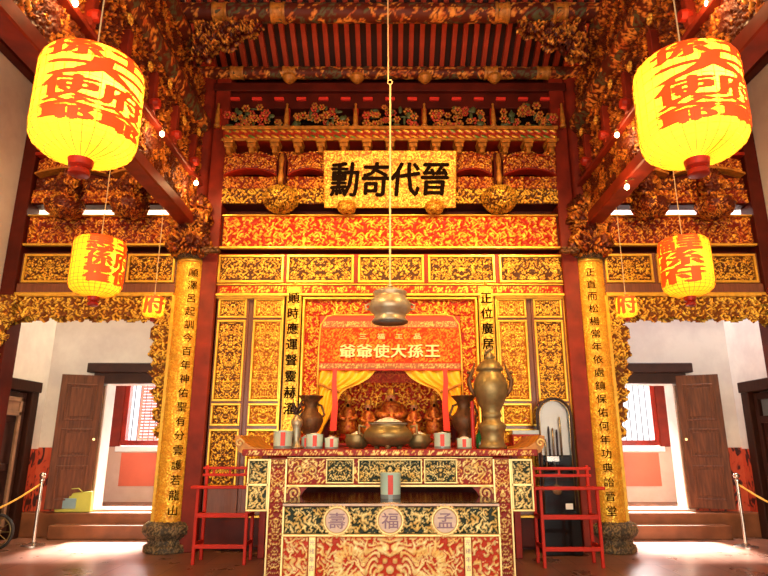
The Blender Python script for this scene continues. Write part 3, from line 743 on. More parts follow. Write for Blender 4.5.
# ---------------- couplet boards
for sx, side, txt in ((-1, 'left', '順時應運聲靈赫濯'), (1, 'right', '正位廣居以德')):
    t = empty('couplet_board', (sx * 1.34, 8.13, z(436)), 'narrow yellow board with black characters %s of the shrine' % side, 'couplet board')
    x0, x1 = sorted((sx * 1.235, sx * 1.445))
    zt, zb = z(288), z(436)
    MB().box(x0, x1, 8.08, 8.13, zb, zt, .008).build('board', M['gold'], t)
    MB().lathe(((x0 + x1) / 2, 8.1, zt), [(.02, 0), (.03, .02), (.012, .05), (0, .09)], 10).build('finial', M['gold'], t)
    relief('gilt_face', x0 + .012, x1 - .012, zb + .012, zt - .012, 8.079, M['g_yellow'], t, depth=.004, s=.05, seed=120, step=.012, th=(.05, .2))
    cy_ = 8.07; hh = (zt - z(432)) / 9.2
    its = [(c, (x0 + x1) / 2, zt - .07 - hh * (k + .5), .165, hh * .70) for k, c in enumerate(txt)]
    writing('inscription', its, lambda u, v, w: (u, cy_ - w, v), M['ink'], t, off=.022, thick=.006)

# ---------------- shrine frame, banner, curtains
t = empty('shrine_frame', (0, 8.15, 1.05), 'gilt carved frame round the central shrine niche', 'carved frame')
zt, zo = z(298.5), z(316)
xo, xi = 1.22, .98
MB().frame(-xo, xo, .95, zt, 8.2, .035, .10, .008).build('outer_moulding', M['gold'], t)
MB().box(-xo, -xi, 8.19, 8.36, .95, zt).box(xi, xo, 8.19, 8.36, .95, zt).box(-xi, xi, 8.19, 8.36, zo, zt).build('backing_board', M['red'], t)
relief('top_carving', -xo + .03, xo - .03, zo, zt - .03, 8.18, M['g_red'], t, depth=.04, s=.12, seed=130, mirror=True)
for sx in (-1, 1):
    xa, xb = sorted((sx * xi, sx * (xo - .03)))
    relief('side_carving', xa, xb, 1.2, zo, 8.18, M['g_red'], t, depth=.04, s=.11, seed=131)
inner = MB(); pts = [(-xi - .0, 8.13, 1.2), (-xi, 8.13, 2.6), (-xi + .02, 8.13, zo - .14), (-xi + .10, 8.13, zo - .02), (-xi + .2, 8.13, zo), (xi - .2, 8.13, zo), (xi - .10, 8.13, zo - .02), (xi - .02, 8.13, zo - .14), (xi, 8.13, 2.6), (xi, 8.13, 1.2)]
inner.tube(pts, .013, 8).build('inner_moulding', M['gold'], t, smooth=True)
t = empty('altar_banner', (0, 8.12, z(370)), 'orange red embroidered silk banner with gold characters above the niche', 'banner')
def bmask(top): return lambda a, b: (np.abs(a) < .955)
za, zb = z(364), z(323)
MB().box(-.97, .97, 8.13, 8.15, z(371), z(317), .004).build('backing_cloth', M['ribbon'], t)
relief('embroidered_cloth', -.96, .96, z(363.5), z(329), 8.125, M['g_cloth'], t, depth=.008, s=.12, seed=140, mirror=True)
relief('upper_border', -.93, .93, z(328.5), z(322), 8.125, M['g_cloth2'], t, depth=.008, s=.07, seed=141, mirror=True)
relief('lower_border', -.965, .965, z(369.5), z(364), 8.12, M['g_cloth2'], t, depth=.008, s=.06, seed=142, mirror=True)
zl = z(352); its = [(c, (k - 2.5) * .232, zl, .225, .175) for k, c in enumerate('爺爺使大孫王')]
writing('lettering', its, lambda u, v, w: (u, 8.115 - w, v), M['palegold'], t, off=.024, thick=.02)
its = [(c, (k - 1.5) * .25, z(337.5), .11, .075) for k, c in enumerate('三福工品'[:4])]
writing('lettering', its, lambda u, v, w: (u, 8.115 - w, v), M['palegold'], t, off=.015, thick=.008)
for sx, side in ((-1, 'left'), (1, 'right')):
    # draped yellow curtain
    prof = [(371, .20), (378, .28), (384, .42), (389, .60), (394, .67), (402, .71), (412, .76), (424, .86), (436, .93)]
    V = []; n = 26; Fc = []
    ys = np.linspace(371, 436, 34)
    for j, py in enumerate(ys):
        xi_ = np.interp(py, [p[0] for p in prof], [p[1] for p in prof])
        for i in range(n):
            u = i / (n - 1); x = xi_ + (.965 - xi_) * u
            V.append((sx * x, 8.165 + .022 * math.sin(u * 26 * (1.1 - xi_ * .6) + j * .08), z(py)))
    for j in range(len(ys) - 1):
        for i in range(n - 1):
            a = j * n + i; q = (a, a + 1, a + n + 1, a + n); Fc.append(q if sx < 0 else q[::-1])
    tc_ = empty('curtain', (sx * .7, 8.165, z(436)), 'yellow silk curtain drawn to the %s of the shrine' % side, 'curtain', None)
    c_ = mesh_obj('drape', V, Fc, M['silk'], tc_, smooth=True)
    sm = c_.modifiers.new('thickness', 'SOLIDIFY'); sm.thickness = .008
    MB().tube([(sx * .68, 8.14, z(392)), (sx * .75, 8.13, z(391)), (sx * .97, 8.15, z(384))], .018, 8).build('tieback', M['flower_gold'], tc_)
    rb = MB(); pts = [(sx * (.745 + .008 * math.sin(k)), 8.105, z(369) + (z(431) - z(369)) * k / 8) for k in range(9)]
    for k in range(8):
        p, q = pts[k], pts[k + 1]; w_ = .028 + .002 * k; w2 = .028 + .002 * (k + 1)
        rb.add([(p[0] - w_, p[1], p[2]), (p[0] + w_, p[1], p[2]), (q[0] + w2, q[1], q[2]), (q[0] - w2, q[1], q[2]),
                (p[0] - w_, p[1] + .008, p[2]), (p[0] + w_, p[1] + .008, p[2]), (q[0] + w2, q[1] + .008, q[2]), (q[0] - w2, q[1] + .008, q[2])],
               [(3, 2, 1, 0), (4, 5, 6, 7), (0, 4, 7, 3), (1, 2, 6, 5)] + ([(0, 1, 5, 4)] if k == 0 else []) + ([(2, 3, 7, 6)] if k == 7 else []))
    o = rb.build('red_ribbon', M['ribbon']); tag(o, 'long red ribbon hanging over the %s yellow curtain' % side, 'ribbon')
fr = MB()
for k in range(64):
    x = -.36 + .72 * k / 63; fr.tube([(x, 8.19, z(370)), (x, 8.19 + .004 * math.sin(k), z(383))], .0045, 5)
o = fr.build('valance_fringe', M['fringe']); tag(o, 'dark red thread fringe hanging in the middle of the niche', 'fringe', kind='stuff')
# carved back of the niche
t = empty('niche_panel', (0, 9.27, 1.3), 'red and gold carved panel at the back of the niche', 'carved panel')
MB().box(-.95, .95, 9.25, 9.3, 1.06, 3.05).build('board', M['red'], t)
relief('carving', -.93, .93, 1.08, 3.0, 9.245, M['g_red'], t, depth=.04, s=.14, seed=150, mirror=True, step=.014)
# statues
def statue(px, top, bot, wpx, D, label, face):
    x = Xp(px, 410, D); zb, zt_ = Zp(bot, D), Zp(top, D); h = zt_ - zb; w_ = wpx * D / F / 2 * .97
    t = empty('deity_statue', (x, D, zb), label, 'statue')
    MB().lathe((x, D, zb), [(w_ * .95, 0), (w_ * 1.0, .04 * h), (w_ * .8, .07 * h), (w_ * .8, .12 * h)], 20).build('pedestal', M['knobred'], t, auto=True)
    r = MB(); r.lathe((x, D, zb), [(w_ * .78, .12 * h), (w_ * .92, .2 * h), (w_ * .82, .38 * h), (w_ * .62, .5 * h), (w_ * .66, .60 * h), (w_ * .5, .68 * h), (w_ * .2, .72 * h)], 20)
    for s_ in (-1, 1): r.tube([(x + s_ * w_ * .58, D, zb + .62 * h), (x + s_ * w_ * .82, D - .1 * h, zb + .46 * h), (x + s_ * w_ * .2, D - w_ * .85, zb + .42 * h)], [w_ * .22, w_ * .26, w_ * .2], 10)
    r.build('robe', M['robe'], t, smooth=True)
    hd = MB(); hr = h * .085; hz = zb + .78 * h
    hd.ball((x, D, hz), (hr * .85, hr * .9, hr), 14, 10); hd.ball((x, D - hr * .9, hz - hr * .05), (hr * .14, hr * .2, hr * .22), 8, 6)
    for s_ in (-1, 1): hd.ball((x + s_ * hr * .85, D, hz), (hr * .12, hr * .2, hr * .28), 6, 5)
    hd.build('head', face, t, smooth=True)
    ey = MB()
    for s_ in (-1, 1): ey.ball((x + s_ * hr * .32, D - hr * .82, hz + hr * .12), (hr * .13, hr * .08, hr * .07), 6, 4)
    ey.ball((x, D - hr * .8, hz - hr * .75), (hr * .35, hr * .25, hr * .7), 8, 6); ey.build('eyes_and_beard', M['ink'], t, smooth=True)
    cr = MB().lathe((x, D, hz + hr * .5), [(hr * .9, 0), (hr * 1.05, hr * .3), (hr * .8, hr * .5), (hr * .85, hr * 1.1), (hr * .3, hr * 1.6), (0, hr * 1.7)], 14)
    for s_ in (-1, 1): cr.ball((x + s_ * hr * 1.3, D, hz + hr * .9), (hr * .5, hr * .1, hr * .18), 8, 5)
    cr.build('crown', M['gold'], t, smooth=True)
    return t
statue(391, 386, 440, 34, 8.8, 'central seated deity statue in gold and red robes, behind the big censer', M['skin'])
statue(348, 393, 440, 20, 8.7, 'small gilt deity statue at the left inside the niche', M['flower_gold'])
statue(434, 393, 440, 20, 8.7, 'small gilt deity statue at the right inside the niche', M['flower_gold'])
statue(368, 398, 440, 15, 8.65, 'red robed attendant statue just left of the central deity', M['skin'])
statue(414, 398, 440, 15, 8.65, 'red robed attendant statue just right of the central deity', M['skin'])

# ---------------- bracket tier above the centre frieze
# carved boards
for sx, side in ((-1, 'left'), (1, 'right')):
    x0, x1 = sorted((sx * .86, sx * 2.46))
    t = empty('carved_board', ((x0 + x1) / 2, 8.1, z(207)), 'bright gilt carved board %s of the plaque' % side, 'carved board')
    MB().box(x0, x1, 8.1, 8.36, z(207), z(180)).build('backing_board', M['darkred'], t)
    relief('carving', x0, x1, z(207), z(192), 8.08, M['g_dark'], t, depth=.05, s=.13, seed=160)
    relief('upper_carving', x0, x1, z(192), z(180), 8.09, M['g_deep'], t, depth=.05, s=.12, seed=161, mirror=False)
    for k, (a, b) in enumerate((((.90, 1.50)), ((1.66, 2.44)))):
        xa, xb = sorted((sx * a, sx * b)); zc = z(180); hgt = z(164) - z(178)
        tt = empty('arched_beam', ((xa + xb) / 2, 8.0, zc), 'short arched gilt beam %s the %s bracket post' % (('inside', 'outside')[k], side), 'beam')
        P = lambda U, V: (xa + (xb - xa) * U, 8.0 + 0 * U, zc + .10 * (1 - (2 * U - 1) ** 2) + hgt * V)
        relief_surf('carving', P, xb - xa, hgt, M['g_deep'], tt, depth=.03, s=.10, seed=165 + k, step=.010)
        nn = 12; pl = [(xa + (xb - xa) * i / nn, zc + .10 * (1 - (2 * i / nn - 1) ** 2) - .015) for i in range(nn + 1)]
        pu = [(p[0], p[1] + hgt + .03) for p in pl][::-1]
        MB().prism(pl + pu, 8.01, 8.2).build('beam', M['red'], tt)
    # hanging carved boss & bracket post
    xx = sx * 1.58
    o_ = empty('hanging_boss', (xx, 7.98, z(214)), 'carved gilt hanging boss %s of the plaque' % side, 'carved boss')
    relief_lathe('boss', (xx, 8.0, z(216)), [(.02, 0), (.14, .03), (.22, .12), (.23, .22), (.17, .30), (.10, .33)], M['g_dark'], o_, step=.012, depth=.04, s=.10, seed=170)
    MB().box(xx - .06, xx + .06, 7.96, 8.1, z(192), z(160), .01).build('post', M['darkred'], o_)
    MB().lathe((xx - sx * .0, 7.93, z(192)), [(.03, 0), (.045, .1), (.025, .25), (.04, .4), (.02, z(162) - z(192))], 10).build('spindle', M['flower_gold'], o_, smooth=True)
# small block brackets
blk = None
for k in range(-7, 8):
    xx = k * .34 + .11 * 0
    tt = None
    if blk is None:
        blk = empty('bracket_block', (xx, 8.0, z(160)), 'small gilt stepped bracket block under the painted scroll band', 'bracket', 'bracket blocks under the scroll band')
        m = MB().box(xx - .035, xx + .035, 7.95, 8.15, z(160), z(155), .008).box(xx - .06, xx + .06, 7.93, 8.15, z(155), z(151), .008).box(xx - .075, xx + .075, 7.91, 8.15, z(151), z(147.5), .008)
        m.build('block', M['flower_gold'], blk); x_first = xx
    else: dup(blk, xx - x_first)
# bracket scroll arms (wavy carved strip with dark gaps)
t = empty('bracket_arm_row', (0, 8.06, z(165)), 'row of carved curling bracket arms above the arched beams', 'carved board')
relief('carving', -2.46, 2.46, z(166), z(156), 8.06, M['g_deep'], t, depth=.05, s=.11, seed=172, mask=lambda a, b: (b < .11 + .07 * np.abs(np.sin(a * 7.07))))
MB().box(-2.46, 2.46, 8.08, 8.12, z(167), z(163)).build('rail', M['red'], t)
# scroll band
t = empty('scroll_band', (0, 7.98, z(147.5)), 'gilt green and red painted scroll band right across the tier', 'carved frieze')
MB().box(-2.5, 2.5, 8.0, 8.36, z(147.5), z(134), .008).build('board', M['red'], t)
def leafs(a, b):
    u = (a * 1.0 + b * 1.3) / .115; f = u - np.floor(u)
    return np.clip(.25 + .75 * np.sin(PI * f) * (.7 + .3 * np.sin(b * 60)), 0, 1)
relief('carving', -2.48, 2.48, z(146), z(137), 7.985, M['g_band'], t, depth=.03, s=.1, seed=175, hfun=leafs, th=(.62, .74))
MB().box(-2.5, 2.5, 7.95, 8.0, z(137), z(134), .006).box(-2.5, 2.5, 7.96, 8.0, z(147.8), z(146), .006).build('moulding', M['flower_gold'], t)
# flower carvings and spindles
def flower_cluster(seed, x0, x1, zb, zt, y, name_parent):
    rnd = random.Random(seed); m = MB()
    for k in range(46):
        x = rnd.uniform(x0 + .05, x1 - .05); u = (x - x0) / (x1 - x0); top = zb + (zt - zb) * (.6 + .4 * math.sin(PI * u) + .08 * math.sin(k))
        zz = rnd.uniform(zb + .02, top - .03); r = rnd.uniform(.028, .05); yy = y - rnd.uniform(0, .12)
        kind = rnd.choice([0, 1, 2, 2, 1]); m.cur = kind
        if kind == 2:
            a = rnd.uniform(0, PI); m.ball((x, yy, zz), (r * 1.3 * abs(math.cos(a)) + .012, .012, r * 1.2 * abs(math.sin(a)) + .012), 8, 5)
        else:
            for j in range(6):
                a = 2 * PI * j / 6; m.ball((x + r * math.cos(a), yy, zz + r * math.sin(a)), (r * .52, .016, r * .52), 7, 4)
            m.cur = 1 - kind if kind < 2 else 1; m.ball((x, yy - .012, zz), r * .42, 7, 5)
    return m
cent = [-2.07, -1.03, 0, 1.03, 2.07]
lb = ['leftmost', 'second from the left', 'middle', 'second from the right', 'rightmost']
for k, xc_ in enumerate(cent):
    t = empty('flower_carving', (xc_, 8.05, z(134)), 'openwork flower carving above the scroll band, %s of the five' % lb[k], 'carving', 'flower carvings above the scroll band')
    flower_cluster(200 + k, xc_ - .44, xc_ + .44, z(134), z(112), 8.08, t).build('flowers', [M['flower_red'], M['flower_gold'], M['flower_green']], t, smooth=True)
    MB().box(xc_ - .44, xc_ + .44, 8.1, 8.14, z(134), z(124)).box(xc_ - .3, xc_ + .3, 8.1, 8.14, z(124), z(118)).build('backing', M['black'], t)
sp0 = None
for k in range(-2, 4):
    xx = (k - .5) * 1.035
    if sp0 is None:
        sp0 = empty('spindle_post', (xx, 8.0, z(134)), 'pale tapering spindle post between two flower carvings', 'post', 'spindle posts between flower carvings'); xs0 = xx
        MB().lathe((xx, 8.0, z(134)), [(.045, 0), (.05, .03), (.03, .06), (.04, .12), (.028, .25), (.015, .36), (.02, .39), (0, .41)], 12).build('spindle', M['flower_gold'], sp0, smooth=True)
        MB().box(xx - .04, xx + .04, 8.03, 8.1, z(134), z(114), .01).build('back_post', M['knobred'], sp0)
    else: dup(sp0, xx - xs0)
# plaque
pw = .95; tilt0 = (8.02, z(208, 8.02)); tilt1 = (7.72, Zp(150.5, 7.72))
t = empty('plaque', (0, 8.0, tilt0[1]), 'large tilted gilt name plaque with four black characters', 'plaque')
dy, dz = tilt1[0] - tilt0[0], tilt1[1] - tilt0[1]; L = math.hypot(dy, dz); nv = (dz / L * -1, dy / L)   # outward (towards -y, slightly down)
def pl(u, v, w): return (u, tilt0[0] + dy * v + nv[0] * w, tilt0[1] + dz * v + nv[1] * w)
relief_surf('gilt_face', lambda U, V: (-pw + 2 * pw * U, tilt0[0] + dy * V, tilt0[1] + dz * V), 2 * pw, L, M['g_plaque'], t, depth=.016, s=.075, seed=180, th=(.15, .5), step=.010)
bk = MB(); vs = [pl(x, v, w) for w in (-.001, -.05) for x, v in ((-pw, 0), (pw, 0), (pw, 1), (-pw, 1))]
bk.add(vs, [(0, 1, 2, 3), (7, 6, 5, 4), (0, 4, 5, 1), (1, 5, 6, 2), (2, 6, 7, 3), (3, 7, 4, 0)]); bk.build('board', M['gold'], t)
its = [(c, x, .50, .43, .57) for c, x in zip('勳奇代晉', (-.65, -.205, .22, .64))]
writing('lettering', its, lambda u, v, w: pl(u, v, .012 + w), M['ink'], t, off=.030, thick=.012, shear=.10)
for xx in (-.62, .64):
    relief_lathe('hook', (xx, 7.98, z(219)), [(.02, 0), (.10, .03), (.13, .09), (.11, .15), (.05, .17)], M['g_yellow'], t, step=.012, depth=.02, s=.07, seed=182)
# side bay tiers
for sx, side in ((-1, 'left'), (1, 'right')):
    x0, x1 = sorted((sx * 3.0, sx * 5.24))
    t = empty('carved_tier', ((x0 + x1) / 2, 8.1, z(206)), 'stacked arched carved boards over the %s side bay' % side, 'carved board')
    relief('lower_carving', x0, x1, z(206), z(193), 8.1, M['g_deep'], t, depth=.05, s=.13, seed=190)
    relief('middle_carving', x0, x1, z(193), z(180), 8.14, M['g_truss'], t, depth=.04, s=.12, seed=191)
    MB().box(x0, x1, 8.16, 8.36, z(206), z(118)).build('backing_board', M['darkred'], t)
    for k in range(2):
        xa, xb = x0 + 1.12 * k + .04, x0 + 1.12 * (k + 1) - .04
        zc = z(178); hgt = .22
        P = lambda U, V: (xa + (xb - xa) * U, 8.06 + 0 * U, zc + .10 * (1 - (2 * U - 1) ** 2) + hgt * V)
        relief_surf('arched_carving', P, xb - xa, hgt, M['g_deep'], t, depth=.03, s=.12, seed=193 + k)
        nn = 12; pl_ = [(xa + (xb - xa) * i / nn, zc + .10 * (1 - (2 * i / nn - 1) ** 2) - .03) for i in range(nn + 1)]; pu = [(p[0], p[1] + .03) for p in pl_][::-1]
        MB().prism(pl_ + pu, 8.0, 8.16).build('arched_rib', M['flower_gold'], t)
        relief('upper_carving', xa, xb, z(158), z(136), 8.12, M['g_truss'], t, depth=.06, s=.16, seed=196 + k)
        relief('top_carving', xa, xb, z(133), z(118), 8.12, M['g_truss'], t, depth=.05, s=.14, seed=198 + k)
    MB().box(x0, x1, 8.0, 8.16, z(161), z(158), .006).box(x0, x1, 8.0, 8.16, z(136), z(133), .006).build('rail', M['red'], t)
    for j, px in enumerate((65, 130)):
        xx = Xp(px, 205, 7.85) * (1 if sx < 0 else -1)
        t = empty('lotus_bowl', (xx, 7.85, Zp(218, 7.85)), 'dark gilt hanging carved bowl with a dragon, %s one in the %s bay' % ((('outer', 'inner')[j]), side), 'carved boss')
        relief_lathe('bowl', (xx, 7.85, Zp(218, 7.85)), [(.02, 0), (.12, .02), (.21, .09), (.25, .19), (.235, .24), (.10, .25)], M['g_truss'], t, step=.013, depth=.03, s=.10, seed=210 + j)
        relief_lathe('dragon', (xx, 7.86, Zp(205, 7.85) + .02), [(.10, 0), (.13, .08), (.09, .18), (.13, .28), (.10, .40), (.04, .5)], M['g_truss'], t, step=.012, depth=.07, s=.12, seed=215)
        MB().box(xx - .05, xx + .05, 7.95, 8.12, Zp(210, 7.9), Zp(160, 7.9), .01).build('arm', M['knobred'], t)

# ================================================================== ALTAR TABLE (rear)
YT = 6.4; ztop = Zp(449, YT)
t = empty('altar_table', (0, 6.9, 0), 'long red and gold carved altar table with upturned ends', 'table')
MB().box(-1.52, 1.52, YT - .06, 7.45, Zp(456, YT), ztop, .012).build('table_top', M['red'], t)
relief('top_edge', -1.5, 1.5, Zp(456, YT) + .003, ztop - .006, YT - .065, M['g_apron'], t, depth=.008, s=.09, seed=220, mirror=True, border=.006)
for sx in (-1, 1):
    p = [(sx * 1.30, ztop), (sx * 1.42, ztop + .02), (sx * 1.50, ztop + .07), (sx * 1.56, ztop + .14), (sx * 1.60, ztop + .13), (sx * 1.59, ztop + .04), (sx * 1.55, ztop - .03), (sx * 1.50, ztop - .05), (sx * 1.30, ztop - .03)]
    MB().prism(p, YT - .05, 7.44).build('upturned_end', M['flower_gold'], t)
    sp = MB(); sp.tube([(sx * 1.545 + .045 * (1 - k / 16) * math.cos(k * .55), YT - .07, ztop + .06 + .045 * (1 - k / 16) * math.sin(k * .55)) for k in range(15)], .009, 6); sp.build('scroll', M['palegold'], t)
    # legs
    xa, xb = sorted((sx * 1.06, sx * 1.235))
    for yy, nm in ((YT, 'front'), (7.3, 'back')):
        lg = MB().box(xa, xb, yy, yy + .12, 0, Zp(457, YT), .01).build('leg', M['red'], t)
        if nm == 'front':
            relief('carving', xa + .008, xb - .008, .02, Zp(459, YT), YT - .002, M['g_apron'], lg, depth=.018, s=.085, seed=222, mirror=True, step=.009)
            MB().box(xa - .004, xa + .012, YT - .02, YT, 0, Zp(459, YT)).box(xb - .012, xb + .004, YT - .02, YT, 0, Zp(459, YT)).build('edging', M['palegold'], lg)
    # side wings
    xa, xb = sorted((sx * 1.25, sx * 1.475))
    zt_, zb_ = Zp(459, YT), Zp(512, YT)
    MB().box(xa, xb, YT + .06, YT + .10, zb_, zt_, .006).build('side_wing', M['red'], t)
    relief('wing_carving', xa + .02, xb - .02, zb_ + .02, zt_ - .02, YT + .055, M['g_tblack'], t, depth=.02, s=.09, seed=224, step=.009, th=(.24, .36))
    MB().frame(xa, xb, zb_, zt_, YT + .06, .02, .02, .004).box(xa, xb, YT + .04, YT + .06, Zp(486, YT), Zp(484, YT)).build('wing_edging', M['palegold'], t)
    # scroll spandrel beside the leg
    cx_, cz_ = sx * .975, Zp(491, YT)
    s_ = MB(); s_.cur = 0
    s_.prism([(sx * 1.06, Zp(487, YT)), (sx * .84, Zp(487, YT)), (sx * .88, Zp(491, YT)), (sx * .92, Zp(498, YT)), (sx * 1.0, Zp(503, YT)), (sx * 1.06, Zp(505, YT))], YT, YT + .05)
    s_.cur = 1
    s_.tube([(cx_ + .075 * (1 - k / 24) * math.cos(k * .5) * sx, YT - .015, cz_ - .02 + .075 * (1 - k / 24) * math.sin(k * .5)) for k in range(22)], .012, 6)
    s_.build('scroll_bracket', [M['red'], M['palegold']], t, auto=True)
za, zb = Zp(487, YT), Zp(457, YT)
MB().box(-1.06, 1.06, YT + .01, YT + .06, za, zb, .006).build('apron', M['red'], t)
relief('apron_ground', -1.055, 1.055, za + .03, zb - .01, YT + .008, M['g_apron'], t, depth=.012, s=.11, seed=226, mirror=True)
MB().box(-1.06, 1.06, YT - .012, YT + .02, za, za + .022, .005).box(-1.06, 1.06, YT - .012, YT + .02, zb - .012, zb, .004).build('apron_edging', M['palegold'], t)
for k, (a, b) in enumerate(((326, 354), (358, 422), (424, 457))):
    xa, xb = Xp(a, 472, YT), Xp(b, 472, YT); f = MB().frame(xa, xb, za + .035, zb - .02, YT, .014, .02, .004).build('panel_frame', M['palegold'], t)
    relief('relief_panel', xa + .014, xb - .014, za + .05, zb - .034, YT - .004, M['g_tblack'], t, depth=.02, s=.075, seed=228 + k, mirror=True, step=.008)
# fretwork swirls beside the panels
for sx in (-1, 1):
    for q in (.80, .93):
        f = MB(); cx_ = sx * q; cz_ = (za + zb) / 2 + .01
        f.tube([(cx_ + .055 * (1 - k / 22) * math.cos(k * .5) * sx, YT - .008, cz_ + .055 * (1 - k / 22) * math.sin(k * .5)) for k in range(20)], .009, 6)
        f.build('scroll', M['palegold'], t)
# ------ lower rear shelf table behind altar (in front of niche)
t = empty('rear_offering_table', (0, 7.85, 0), 'low red moulded table close against the shrine, behind the altar', 'table')
m = MB(); zz = Zp(446, 7.7)
m.box(-1.62, 1.62, 7.6, 8.02, 1.20, 1.235, .008).box(-1.56, 1.56, 7.66, 8.02, 1.25, 1.28, .006).box(-1.50, 1.50, 7.70, 8.02, 1.295, 1.33, .006).box(-1.45, 1.45, 7.74, 8.0, 1.235, 1.30)
m.build('table_top', M['knobred'], t)
for sx in (-1, 1):
    for yy in (7.66, 7.94): MB().box(sx * 1.5, sx * 1.58, yy, yy + .06, 0, 1.2, .006).build('leg', M['red'], t)
MB().box(-1.5, 1.5, 7.68, 7.71, .86, 1.2, .004).build('apron', M['red'], t)
relief('apron_carving', -1.48, 1.48, .88, 1.18, 7.678, M['g_deep'], t, depth=.015, s=.1, seed=235, mirror=True, step=.016)

# ================================================================== FRONT TABLE
YF = 5.7; zf = Zp(502.5, YF); xl, xr = -.965, .985
t = empty('offering_table', (0, 6.2, 0), 'lower dark topped front table with pale gold carved front', 'table')
MB().box(xl - .0, xr + .0, YF - .015, 6.95, zf - .035, zf, .008).build('table_top', M['black'], t)
MB().box(xl, xr, YF - .02, YF + .0, zf - .03, zf - .008, .004).build('top_edging', M['pink'], t)
MB().box(xl, xr, YF + .02, YF + .06, .04, zf - .035, .004).build('front_board', M['red'], t)
zb1 = Zp(534, YF)
for x in (xl, xr - .07):
    for y in (YF + .06, 6.8): MB().box(x, x + .07, y, y + .07, 0, zf - .035, .006).build('leg', M['red'], t)
relief('upper_carving', xl + .015, xr - .015, zb1, zf - .04, YF + .018, M['g_tblack'], t, depth=.026, s=.10, seed=240, mirror=True, step=.008, th=(.27, .40))
MB().box(xl, xr, YF - .015, YF + .02, zb1 - .022, zb1, .005).box(xl, xl + .015, YF - .01, YF + .02, .04, zf - .035).box(xr - .015, xr, YF - .01, YF + .02, .04, zf - .035).box(xl, xr, YF - .01, YF + .02, .04, .075).build('edging', M['palegold'], t)
for px, c in ((337, '壽'), (390, '福'), (445, '孟')):
    x = Xp(px, 519, YF); zc = (zb1 + zf - .04) / 2; R = .128
    md = MB(); md.lathe((x, YF + .02, zc), [(0, -.035), (R * .78, -.035), (R * .82, -.02)], 32, 'y'); md = md.build('medallion', M['pink'], t, auto=True)
    rg = MB(); rg.tube([(x + R * .9 * math.cos(a), YF - .008, zc + R * .9 * math.sin(a)) for a in [2 * PI * k / 36 for k in range(37)]], .014, 8, cap=False)
    for k in range(24): rg.ball((x + R * math.cos(k * PI / 12), YF - .012, zc + R * math.sin(k * PI / 12)), .014, 6, 5)
    rg.build('medallion_rim', M['palegold'], md, smooth=True)
    writing('lettering', [(c, x, zc, .16, .13)], lambda u, v, w: (u, YF - .014 - w, v), M['purple'], md, off=.01, thick=.006)
# dragon-faced lower panel
x1_, x2_ = Xp(312, 550, YF), Xp(468, 550, YF)
for k, (a, b) in enumerate(((xl + .015, x1_ - .035), (x1_ + .035, x2_ - .035), (x2_ + .035, xr - .015))):
    def hf(a_, b_, k=k):
        base = carve(a_ + 5, b_ + 2, .125, 244 + k)
        if k != 1: return base
        r = np.hypot(a_, b_ - .21); an = np.arctan2(b_ - .21, a_) + .30 * np.sin(r * 34)
        fl = (.5 + .5 * np.cos(an * 17)) ** .7 * (.75 + .25 * np.cos(r * 60)) * ss(r, .09, .13)
        body = np.abs(np.hypot(np.abs(a_) - .34, b_ - .20) - .12); bd_ = np.where(body < .038, .62 + .38 * np.cos(np.arctan2(b_ - .20, np.abs(a_) - .34) * 22), 0)
        fl = np.where(r < .24 + .05 * np.cos(an * 8.5), fl, np.maximum(base, bd_))
        aa = np.abs(a_); g = lambda cx, cz, q: np.exp(-((aa - cx) ** 2 + (b_ - cz) ** 2) / q)
        face = g(.045, .235, .0004) + g(0, .16, .0009) + .8 * np.exp(-((b_ - .275 - .5 * aa) ** 2) / .0002) * ss(.13 - aa, 0, .03) + .7 * g(.085, .18, .0008) + .6 * np.exp(-((aa - .03 - (b_ - .3) * .5) ** 2) / .0003) * (b_ > .29)
        r = np.where(r < .6, 0, 1)
        return np.clip(np.maximum(np.where(r < .42, fl, base), face), 0, 1)
    relief('lower_carving', a, b, .08, zb1 - .025, YF + .018, M['g_table'], t, depth=.04, s=.12, seed=244 + k, mirror=(k == 1), step=.008, hfun=hf, th=(.24, .36))
for k, x in enumerate((x1_, x2_)):
    st = MB().box(x - .03, x + .03, YF - .004, YF + .02, .08, zb1 - .025, .004).build('text_strip', M['palegold'], t)
    writing('lettering', [(c, x, zb1 - .07 - j * .07, .05, .045) for j, c in enumerate('光緒年吉'[:4])], lambda u, v, w: (u, YF - .005 - w, v), M['purple'], st, off=.0, thick=.002)

# ================================================================== THINGS ON THE TABLES
def cup(px, py_base, wpx, hpx, D, ztab, label, group='porcelain joss pots with red strips', extra=None):
    x = Xp(px, py_base, D); fw = D * cT + (ztab - CH) * sT; r = wpx * fw / F / 2; h = hpx * fw / F * 1.02
    t = empty('joss_pot', (x, D, ztab), label, 'pot', group)
    MB().lathe((x, D, ztab), [(r * .90, 0), (r * .94, .012), (r * .95, h * .1), (r, h * .95), (r * 1.03, h * .97), (r * 1.03, h), (r * .92, h), (r * .88, h * .85), (0, h * .85)], 28).build('body', M['celadon'], t, auto=True)
    MB().lathe((x, D, ztab), [(r * .96, .0), (r * .97, h * .16)], 28).build('foot', M['glassgrey'], t)
    sp = MB(); a0 = -PI / 2 + math.atan2(-x, D) * -1; da = .24
    a0 = math.atan2(-D, -x); n = 5
    for k in range(n):
        a, b = a0 - da + 2 * da * k / n, a0 - da + 2 * da * (k + 1) / n; R = r * 1.02
        sp.add([(x + R * math.cos(q) * f, D + R * math.sin(q) * f, ztab + zz_) for zz_, f in ((h * .17, .985), (h * .92, 1.01)) for q in (a, b)], [(0, 1, 3, 2)])
    sp.build('red_strip', M['stripe'], t)
    MB().lathe((x, D, ztab + h * .85), [(r * .9, 0), (r * .5, .03), (0, .04)], 16).build('ash', M['ash'], t)
cup(282.5, 447, 19, 17, 6.75, ztop, 'largest pale green joss pot, at the far left on the altar')
cup(314.5, 448, 17, 14, 6.65, ztop, 'pale green joss pot in front of the left bronze vase')
